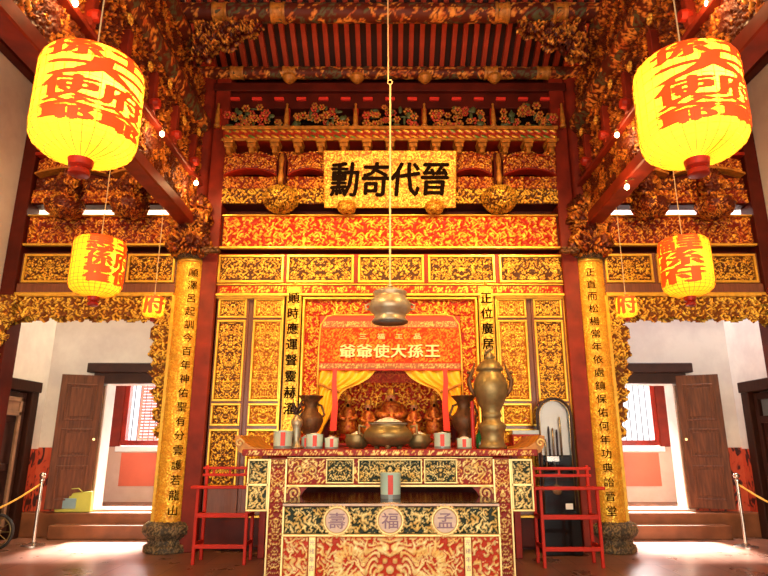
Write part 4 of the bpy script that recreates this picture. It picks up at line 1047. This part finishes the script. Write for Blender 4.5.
cup(331.5, 449, 14, 10.5, 6.6, ztop, 'small pale green joss pot just left of the big censer')
cup(305, 447, 8, 11, 6.95, ztop, 'little joss pot half hidden behind its neighbour, below the left vase')
cup(442.5, 448, 17, 15, 6.65, ztop, 'pale green joss pot just right of the big censer')
cup(464.5, 449, 15, 10, 6.65, ztop, 'small grey joss pot in front of the right bronze vase')
cup(390.5, 494, 21, 24, 6.15, zf, 'lone joss pot with a red strip on the dark front table', None)
def lathe_thing(name, px, D, base, prof, mt, label, cat, scale_px=True, n=28, extra=None):
    x = Xp(px, 447, D); fw = D * cT; k = fw / F
    t = empty(name, (x, D, base), label, cat)
    MB().lathe((x, D, base), [(r * k, h * k) for r, h in prof], n).build('body', mt, t, smooth=True)
    if extra: extra(t, x, D, base, k)
    return t
# big censer
def cens(t, x, D, b, k):
    MB().lathe((x, D, b + 24 * k), [(20 * k, 0), (10 * k, 4 * k), (3 * k, 6.5 * k), (0, 7 * k)], 20).build('ash', M['ash'], t, smooth=True)
    for s_ in (-1, 1): MB().tube([(x + s_ * 23 * k, D, b + 12 * k), (x + s_ * 29 * k, D, b + 15 * k), (x + s_ * 29 * k, D, b + 23 * k), (x + s_ * 22 * k, D, b + 21 * k)], 1.4 * k, 8).build('handle', M['bronze'], t, smooth=True)
    for a in (.5, 2.6, 4.7): MB().lathe((x + 13 * k * math.cos(a), D + 13 * k * math.sin(a), b), [(2.5 * k, 0), (3.5 * k, 4 * k)], 10).build('foot', M['bronze'], t)
lathe_thing('censer', 388, 6.8, ztop, [(14, 2.5), (20, 5), (24.5, 11), (24, 16), (20, 20), (17.5, 22.5), (20, 25), (21, 25.5), (19, 25.5), (17, 23.5), (0, 23.5)], M['bronze'], 'big round bronze censer heaped with white ash in the middle of the altar', 'censer', extra=cens)
def ashx(t, x, D, b, k): MB().lathe((x, D, b + 12 * k), [(9 * k, 0), (5 * k, 3 * k), (0, 5 * k)], 14).build('ash', M['ash'], t, smooth=True)
lathe_thing('censer', 357, 6.95, ztop, [(7, 0), (10, 3), (12.5, 8), (11, 12), (12, 14), (10, 14), (0, 12)], M['bronze'], 'smaller bronze censer to the left of the big one', 'censer', extra=ashx)
lathe_thing('censer', 419, 6.95, ztop, [(7, 0), (10, 3), (12.5, 8), (11, 12), (12, 14), (10, 14), (0, 12)], M['bronze'], 'smaller bronze censer to the right of the big one', 'censer', extra=ashx)
def vz(t, x, D, b, k):
    for s_ in (-1, 1): MB().tube([(x + s_ * 5 * k, D, b + 44 * k), (x + s_ * 11 * k, D, b + 42 * k), (x + s_ * 14 * k, D, b + 33 * k), (x + s_ * 10 * k, D, b + 29 * k)], 1.3 * k, 8).build('handle', M['brownbronze'], t, smooth=True)
    MB().box(x - 9 * k, x + 9 * k, D - 9 * k, D + 9 * k, b, b + 8 * k, .006).build('stand', M['knobred'], t)
vprof = [(r * 1.12, h * .88) for r, h in [(7, 8), (8, 10), (6, 13), (5.5, 16), (9, 22), (11.5, 30), (11, 36), (7, 41), (5.5, 46), (6.5, 52), (11, 58), (11.5, 59), (9, 58), (5, 52), (0, 50)]]
lathe_thing('vase', 309.5, 7.2, ztop, vprof, M['brownbronze'], 'brown bronze flared vase at the left of the altar', 'vase', extra=vz)
lathe_thing('vase', 465, 7.2, ztop, vprof, M['brownbronze'], 'brown bronze flared vase at the right, next to the tall urn', 'vase', extra=vz)
def candl(t, x, D, b, k):
    m = MB()
    for j in range(9):
        a = j * 2.3; m.tube([(x, D, b + (30 + j) * k), (x + 5 * k * math.cos(a), D + 4 * k * math.sin(a), b + (34 + 1.6 * j) * k), (x + 7 * k * math.cos(a + .5), D, b + (37 + 1.7 * j) * k)], [1.3 * k, 1. * k, .3 * k], 6)
    m.build('branches', M['lintel'], t, smooth=True)
lathe_thing('candlestick', 296, 6.85, ztop, [(7, 0), (7.5, 1.5), (4, 4), (3, 9), (4.5, 14), (4, 20), (5.5, 23), (6, 27), (4, 30), (2, 33), (0, 36)], M['pewter'], 'grey metal candlestick between the left joss pots', 'candlestick', extra=candl)
def urn(t, x, D, b, k):
    for s_ in (-1, 1):
        m = MB(); m.tube([(x + s_ * 15 * k, D, b + 52 * k), (x + s_ * 20 * k, D, b + 58 * k), (x + s_ * 22 * k, D, b + 68 * k), (x + s_ * 18 * k, D, b + 77 * k), (x + s_ * 15 * k, D, b + 86 * k)], [2.2 * k, 2 * k, 2.4 * k, 1.8 * k, .6 * k], 8)
        for j in range(4): m.ball((x + s_ * (19 + j % 2 * 3) * k, D, b + (58 + 6 * j) * k), 2. * k, 8, 6)
        m.build('dragon_handle', M['brownbronze'], t, smooth=True)
    m = MB().lathe((x, D, b + 88 * k), [(3 * k, 0), (5 * k, 3 * k), (3.5 * k, 7 * k), (2 * k, 9 * k), (3 * k, 12 * k), (0, 15 * k)], 14)
    for j in range(5): m.ball((x + 4 * k * math.cos(j * 1.3), D + 3 * k * math.sin(j * 1.3), b + (92 + 2 * j) * k), 2 * k, 8, 6)
    m.build('finial', M['bronze'], t, smooth=True)
lathe_thing('lidded_urn', 493, 6.75, ztop, [(13.5, 0), (14, 2), (12, 5), (11, 10), (12.5, 17), (14.5, 22), (13.5, 24), (9, 27), (8.5, 30), (10.5, 32), (9.5, 34), (9, 37), (13, 44), (16.5, 54), (17.5, 63), (15, 71), (12, 75), (11.5, 77), (14, 78), (14, 80), (10, 86), (4, 90), (0, 91)], M['bronze'], 'tall lidded bronze urn standing at the right of the altar', 'urn', extra=urn)
def bt(t, x, D, b, k): MB().lathe((x, D, b + 20 * k), [(1.6 * k, 0), (1.8 * k, 1.8 * k), (0, 2 * k)], 12).build('cap', M['white'], t)
lathe_thing('bottle', 480.5, 7.0, ztop, [(4.5, 0), (4.8, 1), (4.8, 12), (2, 16), (1.5, 20), (0, 20)], M['green'], 'green glass bottle behind the tall urn', 'bottle', extra=bt)
x = Xp(473, 430, 6.95)
t = empty('red_candle', (x, 6.95, ztop), 'tall thin red candle standing by the green bottle', 'candle')
MB().lathe((x, 6.95, ztop), [(.035, 0), (.03, .02), (.026, .02), (.022, .52), (.012, .53), (0, .53)], 12).build('wax', M['brightred'], t, auto=True)
MB().tube([(x, 6.95, ztop + .53), (x + .004, 6.95, ztop + .55)], .003, 5).build('wick', M['ink'], t)
# small tray/glass box at the right
xa, xb = Xp(508, 428, 7.45), Xp(534, 428, 7.45); t = empty('glass_box', ((xa + xb) / 2, 7.35, ztop), 'small red glass topped box at the right end of the altar', 'box')
MB().box(xa, xb, 7.2, 7.42, ztop + .0, ztop + .16, .006).build('box', M['knobred'], t)
relief('front_carving', xa + .01, xb - .01, ztop + .02, ztop + .14, 7.198, M['g_red'], t, depth=.008, s=.08, seed=260, step=.01)
MB().box(xa, xb, 7.2, 7.42, ztop + .16, ztop + .21, .004).build('glass_top', M['glassgrey'], t)

# ================================================================== HANGING CENSER AND ROPE
Yh = 6.3; zc = Zp(323, Yh); k = (Yh * cT + 1.4 * sT) / F
t = empty('hanging_censer', (0, Yh, zc), 'weathered pewter pot hanging upside down on the long cord', 'censer')
MB().lathe((0, Yh, zc), [(13 * k, 2 * k), (17.5 * k, 0), (18.5 * k, 1.5 * k), (15.5 * k, 5 * k), (16 * k, 8 * k), (20 * k, 12 * k), (21 * k, 17 * k), (19.5 * k, 22 * k), (16 * k, 26 * k), (15.5 * k, 28 * k), (17.5 * k, 30 * k), (17 * k, 31.5 * k), (12 * k, 34 * k), (3 * k, 36 * k), (0, 36.5 * k)], 36).build('body', M['pewter'], t, smooth=True)
MB().lathe((0, Yh, zc), [(17 * k, .5 * k), (14 * k, 3 * k), (13 * k, 6 * k), (0, 6.5 * k)], 30).build('inside', M['pewterin'], t, smooth=True)
for s_ in (-1, 1): MB().tube([(s_ * 20 * k, Yh, zc + 14 * k), (s_ * 24 * k, Yh, zc + 14 * k), (s_ * 24.5 * k, Yh, zc + 18 * k), (s_ * 20 * k, Yh, zc + 20 * k)], 1.1 * k, 8).build('handle', M['pewter'], t, smooth=True)
MB().lathe((0, Yh, zc + 36 * k), [(2 * k, 0), (3 * k, 2 * k), (1.2 * k, 4 * k), (0, 6 * k)], 12).build('knob', M['pewter'], t, smooth=True)
t = empty('suspension_rope', (0, Yh, zc + 36 * k), 'long pale cord running from the roof to the hanging pot', 'cord')
zh = Zp(80, Yh)
MB().tube([(0, Yh, zc + 40 * k), (.003, Yh, zh - .06)], .011, 8).build('cord', M['rope'], t)
MB().tube([(.028 * math.cos(a), Yh, zh - .03 + .03 * math.sin(a)) for a in [2 * PI * j / 16 for j in range(17)]], .007, 6, cap=False).build('ring', M['rope'], t)
MB().tube([(-.02, Yh, zh), (-.035, Yh, roofz(Yh) + .05)], .009, 8).build('upper_cord', M['rope'], t)

# ================================================================== LANTERNS
def lantern(x, y, zb, R, H, label, rows_, rot=0., fine=True, ztop_=7.4, lightw=40):
    """zb: bottom of the paper drum"""
    t = empty('paper_lantern', (x, y, zb - .16 * H), label, 'lantern')
    prof = [(R * .22, 0), (R * .5, .02 * H), (R * .75, .06 * H), (R * .92, .12 * H), (R * .98, .18 * H), (R, .26 * H), (R, .86 * H), (R * .97, .92 * H), (R * .88, .965 * H), (R * .6, .99 * H), (R * .3, H)]
    if not fine: prof = [(R * .22, 0), (R * .7, .05 * H), (R * .95, .16 * H), (R, .3 * H), (R, .8 * H), (R * .9, .92 * H), (R * .5, .99 * H), (R * .3, H)]
    m = MB(); n = 40
    vs = []; fs = []
    for r, h in prof: vs += [(x + r * math.cos(2 * PI * k / n), y + r * math.sin(2 * PI * k / n), zb + h) for k in range(n)]
    for i in range(len(prof) - 1): fs += [(i * n + k, i * n + (k + 1) % n, (i + 1) * n + (k + 1) % n, (i + 1) * n + k) for k in range(n)]
    mesh_obj('paper_drum', vs, fs, M['paper'], t, smooth=True)
    rb = MB(); nr = 28 if fine else 16
    for k in range(nr):
        a = 2 * PI * k / nr; rb.tube([(x + (r + .002) * math.cos(a), y + (r + .002) * math.sin(a), zb + h) for r, h in prof], .0022 if fine else .0018, 4, cap=False)
    for h in (.045, .09, .14, .19, .24, .3, .4, .5, .6, .7, .8, .9):
        r = np.interp(h * H, [p[1] for p in prof], [p[0] for p in prof]) + .002
        rb.tube([(x + r * math.cos(2 * PI * k / 30), y + r * math.sin(2 * PI * k / 30), zb + h * H) for k in range(31)], .0018, 4, cap=False)
    rb.build('bamboo_ribs', M['flower_gold'], t)
    a0 = math.atan2(-y, -x) + rot; its = []
    lo = .17 * H; hi = .985 * H; rh = (hi - lo) / len(rows_)
    for j, row in enumerate(rows_):
        for i, c in enumerate(row):
            its.append((c, (i - (len(row) - 1) / 2) * R * (1.08 if len(row) > 1 else 1), hi - rh * (j + .5), R * (1.08 if len(row) > 1 else 2.1), rh * 1.0))
    def fm(u, v, w):
        rr = np.interp(v, [p[1] for p in prof], [p[0] for p in prof]) + .006 + w; return (x + rr * math.cos(a0 + u / R), y + rr * math.sin(a0 + u / R), zb + v)
    writing('lettering', its, fm, M['lanternred'], t, off=.05, cuts=.04, thick=.002)
    MB().lathe((x, y, zb - .15 * H), [(R * .16, 0), (R * .2, .01 * H), (R * .2, .05 * H), (R * .15, .07 * H), (R * .22, .09 * H), (R * .24, .15 * H), (R * .12, .152 * H)], 20).build('base_cap', M['knobred'], t, auto=True)
    MB().lathe((x, y, zb + H), [(R * .34, -.005), (R * .34, .03 * H), (R * .12, .06 * H), (0, .06 * H)], 20).build('top_cap', M['flower_gold'], t, auto=True)
    MB().tube([(x, y, zb + 1.05 * H), (x, y, ztop_)], .005, 6).build('cord', M['rope'], t)
    lx = x + R * .5 * math.cos(a0 + .3); ly = y + R * .5 * math.sin(a0 + .3)
    bl = MB().ball((lx, ly, zb + .40 * H), R * .13, 12, 8).build('bulb', M['bulb'], t, smooth=True)
    li = bpy.data.lights.new('lantern_lamp', 'POINT'); li.energy = lightw; li.color = (1., .62, .22); li.shadow_soft_size = R * .2
    lo_ = bpy.data.objects.new('lantern_lamp', li); C.objects.link(lo_); lo_.location = (lx, ly, zb + .40 * H + R * .36)
    return t
rows4 = ['孫王', '大', '使府', '爺爺']
lantern(-1.99, 3.50, 3.075, .322, .72, 'large glowing paper lantern hanging at the upper left, red characters', rows4, .15, ztop_=roofz(3.5), lightw=45)
lantern(1.975, 3.50, 3.075, .325, .72, 'large glowing paper lantern hanging at the upper right, red characters', rows4, .5, ztop_=roofz(3.5), lightw=45)
def small(px, pt, pb, wpx, D, label, rows_, fine, lw, rot):
    x = Xp(px, (pt + pb) / 2, D); zb = Zp(pb, D); zt_ = Zp(pt, D); fw = D * cT + (zb - CH) * sT
    lantern(x, D, zb, wpx * fw / F / 2, zt_ - zb, label, rows_, rot, fine, roofz(D) if D > 2 else 7, lw)
small(97.5, 239, 297, 50, 6.6, 'medium lit lantern hanging in front of the left carved frame', ['惠王', '孫府', '霍使'], True, 9, .55)
small(686, 239, 297, 49, 6.6, 'medium lit lantern hanging in front of the right carved frame', ['福皇', '孫', '府'], True, 9, -.3)
small(153.5, 296, 318, 21, 7.2, 'small lit lantern near the left gilt column', ['府'], False, 3, 0)
small(626.5, 296, 318, 20, 7.2, 'small lit lantern near the right gilt column', ['府'], False, 3, 0)

# bare bulbs along the trusses
for (px, py, D, w) in ((75, 3, 4.33, 'nearest bulb on the left truss, above the big lantern'), (162, 134, 6.36, 'middle bulb on the left truss'), (196, 183, 7.6, 'bulb at the inner end of the left truss, by the column'),
                       (708, 3, 4.33, 'nearest bulb on the right truss, above the big lantern'), (617, 135, 6.36, 'middle bulb on the right truss'), (627, 187, 6.3, 'bulb just under the right truss')):
    x = Xp(px, py, D); x = x + (.0 if px < 400 else -.0); zz = Zp(py, D); sx = -1 if px < 400 else 1
    t = empty('light_bulb', (x, D, zz), w, 'bulb')
    MB().ball((x, D, zz), (.028, .028, .033), 12, 8).build('globe', M['bulb'], t, smooth=True)
    MB().lathe((x, D, zz + .03), [(.016, 0), (.018, .04), (.012, .05)], 10).build('socket', M['brass'], t)
    MB().tube([(x, D, zz + .07), (x + sx * .05, D, zz + .10), (sx * 2.80, D, zz + .10)], .006, 6).build('arm', M['brass'], t)
    li = bpy.data.lights.new('bulb_lamp', 'POINT'); li.energy = 11; li.color = (1., .58, .24); li.shadow_soft_size = .05
    lo_ = bpy.data.objects.new('bulb_lamp', li); C.objects.link(lo_); lo_.location = (x - sx * .12, D - .05, zz - .05)

# ================================================================== OPEN DOOR LEAVES OF THE SIDE DOORWAYS
for sx, side in ((-1, 'left'), (1, 'right')):
    t = empty('open_door_leaf', (sx * 4.55, 9.45, .37), 'brown panelled door leaf standing open in the %s bay' % side, 'door')
    xa, xb = 0., .60; H0, H1 = .0, 1.98
    m = MB(); m.box(0, .6, -.02, .02, 0, 1.98, .004)
    for a, b in ((.08, .52),):
        pass
    ang = math.radians(24)
    def place(mb):
        mb.v = [(sx * (4.53 + p[0] * math.cos(ang) + p[1] * math.sin(ang)), 9.52 - p[0] * math.sin(ang) + p[1] * math.cos(ang), .39 + p[2]) for p in mb.v]
        if sx < 0: mb.f = [f[::-1] for f in mb.f]
        return mb
    place(m).build('board', M['wood'], t)
    for za, zb in ((.12, .62), (.74, 1.16), (1.28, 1.84)):
        f = MB(); f.frame(.09, .51, za, zb, -.02, .025, .014, .004); f = place(f).build('panel_moulding', M['oak'] if False else M['wood'], t)
        place(MB().box(.15, .45, -.03, -.02, za + .06, zb - .06, .004)).build('raised_panel', M['wood'], t)
    place(MB().lathe((.05, -.035, 1.0), [(0, -.012), (.02, -.012), (.02, .012), (0, .012)], 10, 'y')).build('latch', M['brass'], t)

# ================================================================== GRANDFATHER CLOCK
xc = 2.12; Yc = 7.86; w2 = .235; zb = .0; zt_ = Zp(397, Yc)
t = empty('longcase_clock', (xc, 8.0, 0), 'black arched longcase clock with brass pendulum behind the right red stand', 'clock')
zs = zt_ - w2; N_ = 20
def arch(r, zlow, zc_): return [(xc - r, zlow)] + [(xc - r * math.cos(PI * i / N_), zc_ + r * math.sin(PI * i / N_)) for i in range(N_ + 1)] + [(xc + r, zlow)]
MB().prism(arch(w2 - .01, .44, zs), 7.98, 8.06).build('case_back', M['black'], t, auto=True)
MB().box(xc - w2, xc + w2, Yc - .02, 8.06, .0, .46, .01).build('base_cabinet', M['black'], t)
out, inn = arch(w2, .44, zs), arch(w2 - .045, .49, zs)
fr = MB(); n = len(out)
vs = [(p[0], Yc, p[1]) for p in out] + [(p[0], Yc, p[1]) for p in inn] + [(p[0], 8.0, p[1]) for p in out] + [(p[0], 8.0, p[1]) for p in inn]
fs = []
for i in range(n - 1):
    fs += [(i, i + 1, n + i + 1, n + i)[::-1], (i, 2 * n + i, 2 * n + i + 1, i + 1)[::-1], (n + i, n + i + 1, 3 * n + i + 1, 3 * n + i)[::-1]]
fr.add(vs, fs); fr.box(xc - w2, xc + w2, Yc, 8.0, .44, .49, .004); fr.build('arched_frame', M['black'], t, auto=True)
MB().tube([(p[0] + (xc - p[0]) * .04, Yc - .006, p[1]) for p in arch(w2 - .012, .47, zs)], .011, 8).build('frame_bead', M['lintel'], t, smooth=True)
MB().tube([(p[0], Yc - .003, p[1]) for p in arch(w2 - .043, .49, zs)], .006, 8).build('glass_bead', M['brass'], t, smooth=True)
g = arch(w2 - .045, 1.18, zs); MB().prism(g, 7.955, 7.975).build('glare_dial', M['glare_dial'], t, auto=True)  # bright plate in place of the glare on the upper glass
MB().prism(arch(w2 - .046, .49, zs), Yc + .02, Yc + .024).build('glass_door', M['glass'], t, auto=True)
for k, dx in enumerate((-.10, -.05, .0, .05, .10)):
    MB().lathe((xc + dx - .02, 7.92, .98 + .04 * k), [(.014, 0), (.014, .36 + .06 * ((k * 2) % 3)), (.006, .40 + .06 * ((k * 2) % 3))], 10).build('chime_tube', M['lintel'] if k % 2 else M['brass'], t, smooth=True)
MB().tube([(xc - .01, 7.93, 1.15), (xc - .01, 7.93, .78)], .006, 6).build('pendulum_rod', M['brass'], t)
MB().lathe((xc - .01, 7.925, .76), [(0, -.014), (.06, -.01), (.066, 0), (.06, .01), (0, .014)], 24, 'y').build('pendulum_bob', M['brass'], t, smooth=True)
MB().box(xc - .12, xc + .04, 7.90, 7.94, 1.10, 1.17, .005).build('chime_box', M['chrome'], t)
MB().box(xc + .07, xc + .16, Yc + .012, Yc + .018, .53, .60, .001).build('label_card', M['white'], t)

# ================================================================== RED STANDS
def stand(x0, x1, yf, yb, label):
    t = empty('red_stand', ((x0 + x1) / 2, (yf + yb) / 2, 0), label, 'stand')
    c = M['rack']; w_ = .036
    for x in (x0 + .06, x1 - .10):
        MB().add(*[(lambda b: (b.v, b.f))(MB().box(x, x + w_, yf, yf + w_, 0, .83, .005))][0]).build('front_leg', c, t)
        MB().box(x, x + w_, yb - w_, yb, 0, 1.07, .005).build('rear_leg', c, t)
        for q in (.19, .5): MB().box(x + .004, x + w_ - .004, yf + w_, yb - w_, q, q + .04, .004).build('side_rail', c, t)
    MB().box(x0, x1, yf - .03, yf + .06, .815, .85, .006).build('top_bar', c, t)
    MB().box(x0 + .06, x1 - .064, yf + .002, yf + w_ - .002, .50, .55, .004).build('middle_rail', c, t)
    MB().box(x0 + .06, x1 - .064, yf + .002, yf + w_ - .002, .17, .215, .004).build('bottom_rail', c, t)
    for zz in (1.035, .955): MB().box(x0 + .03, x1 - .04, yb - w_ - .004, yb - .004, zz - .016, zz + .016, .004).build('upper_rail', c, t)
    for k in range(3):
        x = x0 + .15 + k * (x1 - x0 - .35) / 2; MB().box(x, x + .022, yb - .032, yb - .008, .97, 1.035).build('rail_peg', c, t)
    return t
stand(1.62, 2.42, 7.08, 7.42, 'bright red wooden stand in front of the clock, right of the altar')
stand(-2.30, -1.56, 7.26, 7.60, 'bright red wooden stand left of the altar, before the gilt door screen')

# ================================================================== STANCHIONS AND ROPES
for sx, px, D, side in ((-1, 33, 8.62, 'left'), (1, 746, 8.50, 'right')):
    x = Xp(px, 545, D) 
    t = empty('stanchion', (x, D, 0), 'steel barrier post with a ball top in the %s bay' % side, 'barrier post')
    MB().lathe((x, D, 0), [(.15, 0), (.15, .012), (.06, .03), (.03, .05), (0, .05)], 28).build('base', M['chrome'], t, smooth=False, auto=True)
    MB().lathe((x, D, 0), [(.022, .04), (.022, .82), (.034, .83), (.034, .85), (.02, .86)], 16).ball((x, D, .90), .042, 14, 10).build('post', M['chrome'], t, auto=True)
    ex = sx * 5.38; n = 14
    t2 = empty('barrier_rope', (x, D, .4), 'yellow rope sagging from the %s barrier post' % side, 'rope')
    pts = [(x + (ex - x) * u, D - 1.5 * u, .80 - .50 * (1 - (1 - u) ** 2) + .12 * u * u) for u in [i / n for i in range(n + 1)]]
    MB().tube(pts, .014, 8).build('rope', M['yrope'], t2, smooth=True)
    MB().tube([(x + sx * .02, D, .81), pts[0]], .012, 8).build('hook', M['brass'], t2)
# ================================================================== BAG AND WHEEL
D = 9.42; xa, xb = Xp(55, 500, D), Xp(93, 500, D)
t = empty('tote_bag', ((xa + xb) / 2, D, .34), 'yellow green tote bag with a pale blue print on the step at left', 'bag')
m = MB(); zb_, zt_ = .345, Zp(491, D)
m.add([(xa + .04, D - .06, zb_), (xb, D - .06, zb_), (xb, D + .06, zb_), (xa + .04, D + .06, zb_), (xa, D - .03, zt_ - .05), (xb - .02, D - .025, zt_), (xb - .02, D + .025, zt_), (xa, D + .03, zt_ - .05)],
      [(0, 3, 2, 1), (4, 5, 6, 7), (0, 1, 5, 4), (1, 2, 6, 5), (2, 3, 7, 6), (3, 0, 4, 7)])
b_ = m.build('body', M['bag'], t); bm_ = b_.modifiers.new('bevel', 'BEVEL'); bm_.width = .015; bm_.segments = 2
MB().box(xa + .14, xb - .22, D - .066, D - .052, zb_ + .05, zt_ - .10, .004).build('print', M['bagprint'], t)
MB().tube([(xa + .15, D - .02, zt_ - .06), (xa + .2, D - .03, zt_ + .03), (xb - .22, D - .03, zt_ + .04), (xb - .15, D - .02, zt_ - .02)], .008, 6).build('strap', M['bag'], t, smooth=True)
D = 8.25; xw = Xp(-3, 530, D); zw = Zp(531, D)
t = empty('cart_wheel', (xw, D, 0), 'dark spoked wheel cut off by the left edge of the picture', 'wheel')
R = .22; zw = R
MB().tube([(xw + R * .94 * math.cos(a), D, zw + R * .94 * math.sin(a)) for a in [2 * PI * j / 32 for j in range(33)]], .018, 8, cap=False).build('tyre', M['tyre'], t, smooth=True)
MB().tube([(xw + R * .80 * math.cos(a), D, zw + R * .80 * math.sin(a)) for a in [2 * PI * j / 32 for j in range(33)]], .008, 8, cap=False).build('rim', M['bronze'], t, smooth=True)
MB().lathe((xw, D, zw), [(0, -.04), (.035, -.04), (.035, .04), (0, .04)], 14, 'y').build('hub', M['bronze'], t)
for k in range(10):
    a = 2 * PI * k / 10; MB().tube([(xw, D, zw), (xw + R * .8 * math.cos(a), D, zw + R * .8 * math.sin(a))], .005, 5).build('spoke', M['bronze'], t)

# ================================================================== LIGHT
def area(name, loc, target, sx_, sy_, energy, col, spread=180):
    li = bpy.data.lights.new(name, 'AREA'); li.shape = 'RECTANGLE'; li.size = sx_; li.size_y = sy_; li.energy = energy; li.color = col; li.spread = math.radians(spread)
    o = bpy.data.objects.new(name, li); C.objects.link(o); o.location = loc
    o.rotation_euler = (Vector(target) - Vector(loc)).to_track_quat('-Z', 'Y').to_euler(); return o
def spot(name, loc, target, energy, col, ang, blend=.8, size=.15):
    li = bpy.data.lights.new(name, 'SPOT'); li.energy = energy; li.color = col; li.spot_size = math.radians(ang); li.spot_blend = blend; li.shadow_soft_size = size
    o = bpy.data.objects.new(name, li); C.objects.link(o); o.location = loc
    o.rotation_euler = (Vector(target) - Vector(loc)).to_track_quat('-Z', 'Y').to_euler(); return o
area('courtyard_daylight', (0, -3.8, 1.7), (0, 7, 1.0), 9, 2.6, 600, (1., .87, .66))
WARM = (1., .60, .20)
spot('hall_spot', (-2.0, 4.6, 5.0), (-.7, 8.2, 2.6), 570, WARM, 85)
spot('hall_spot', (2.0, 4.6, 5.0), (.7, 8.2, 2.6), 570, WARM, 85)
spot('hall_spot', (0, 4.0, 5.4), (0, 8.2, 3.8), 380, WARM, 70)
for q in (-3.6, 0, 3.6):
    li = bpy.data.lights.new('roof_fill', 'POINT'); li.energy = 110; li.color = (1, .42, .13); li.shadow_soft_size = .1  # added warm fill to brighten the rafters, no such lamps hang here
    o = bpy.data.objects.new('roof_fill', li); C.objects.link(o); o.location = (q, 5.4, 5.6)
for sx in (-1, 1):
    spot('bay_spot', (sx * 3.6, 3.4, 5.4), (sx * 4.0, 8.2, 3.4), 420, WARM, 70)
    area('bay_window_light', (sx * 4.1, 11.7, 2.1), (sx * 4.1, 9, 1.6), 1.5, 1.5, 140, (1, .96, .92))
    area('bay_fill', (sx * 4.15, 9.1, 6.0), (sx * 4.15, 9.1, 0), 2.0, .7, 230, (1., .86, .62) if sx < 0 else (.98, .93, .96))  # added fill for the bay walls, the roof has no opening here
    li = bpy.data.lights.new('niche_fill', 'POINT'); li.energy = 4; li.color = (1, .55, .2); li.shadow_soft_size = .05  # added light for the niche interior, no fixture stands there
    o = bpy.data.objects.new('niche_fill', li); C.objects.link(o); o.location = (sx * .5, 8.45, 2.7)
su = bpy.data.lights.new('low_sun', 'SUN'); su.energy = 130; su.angle = math.radians(11); su.color = (1, .96, .92)
o = bpy.data.objects.new('low_sun', su); C.objects.link(o); o.rotation_euler = Vector((0, -1, -.85)).to_track_quat('-Z', 'Y').to_euler()
w = bpy.data.worlds.new('sky'); bpy.context.scene.world = w; w.use_nodes = True
bg = w.node_tree.nodes['Background']; bg.inputs[0].default_value = (.95, .97, 1, 1); bg.inputs[1].default_value = 1.6
vs_ = bpy.context.scene.view_settings
vs_.view_transform = 'Standard'; vs_.look = 'None'; vs_.gamma = 1; vs_.use_curve_mapping = False; vs_.exposure = 0
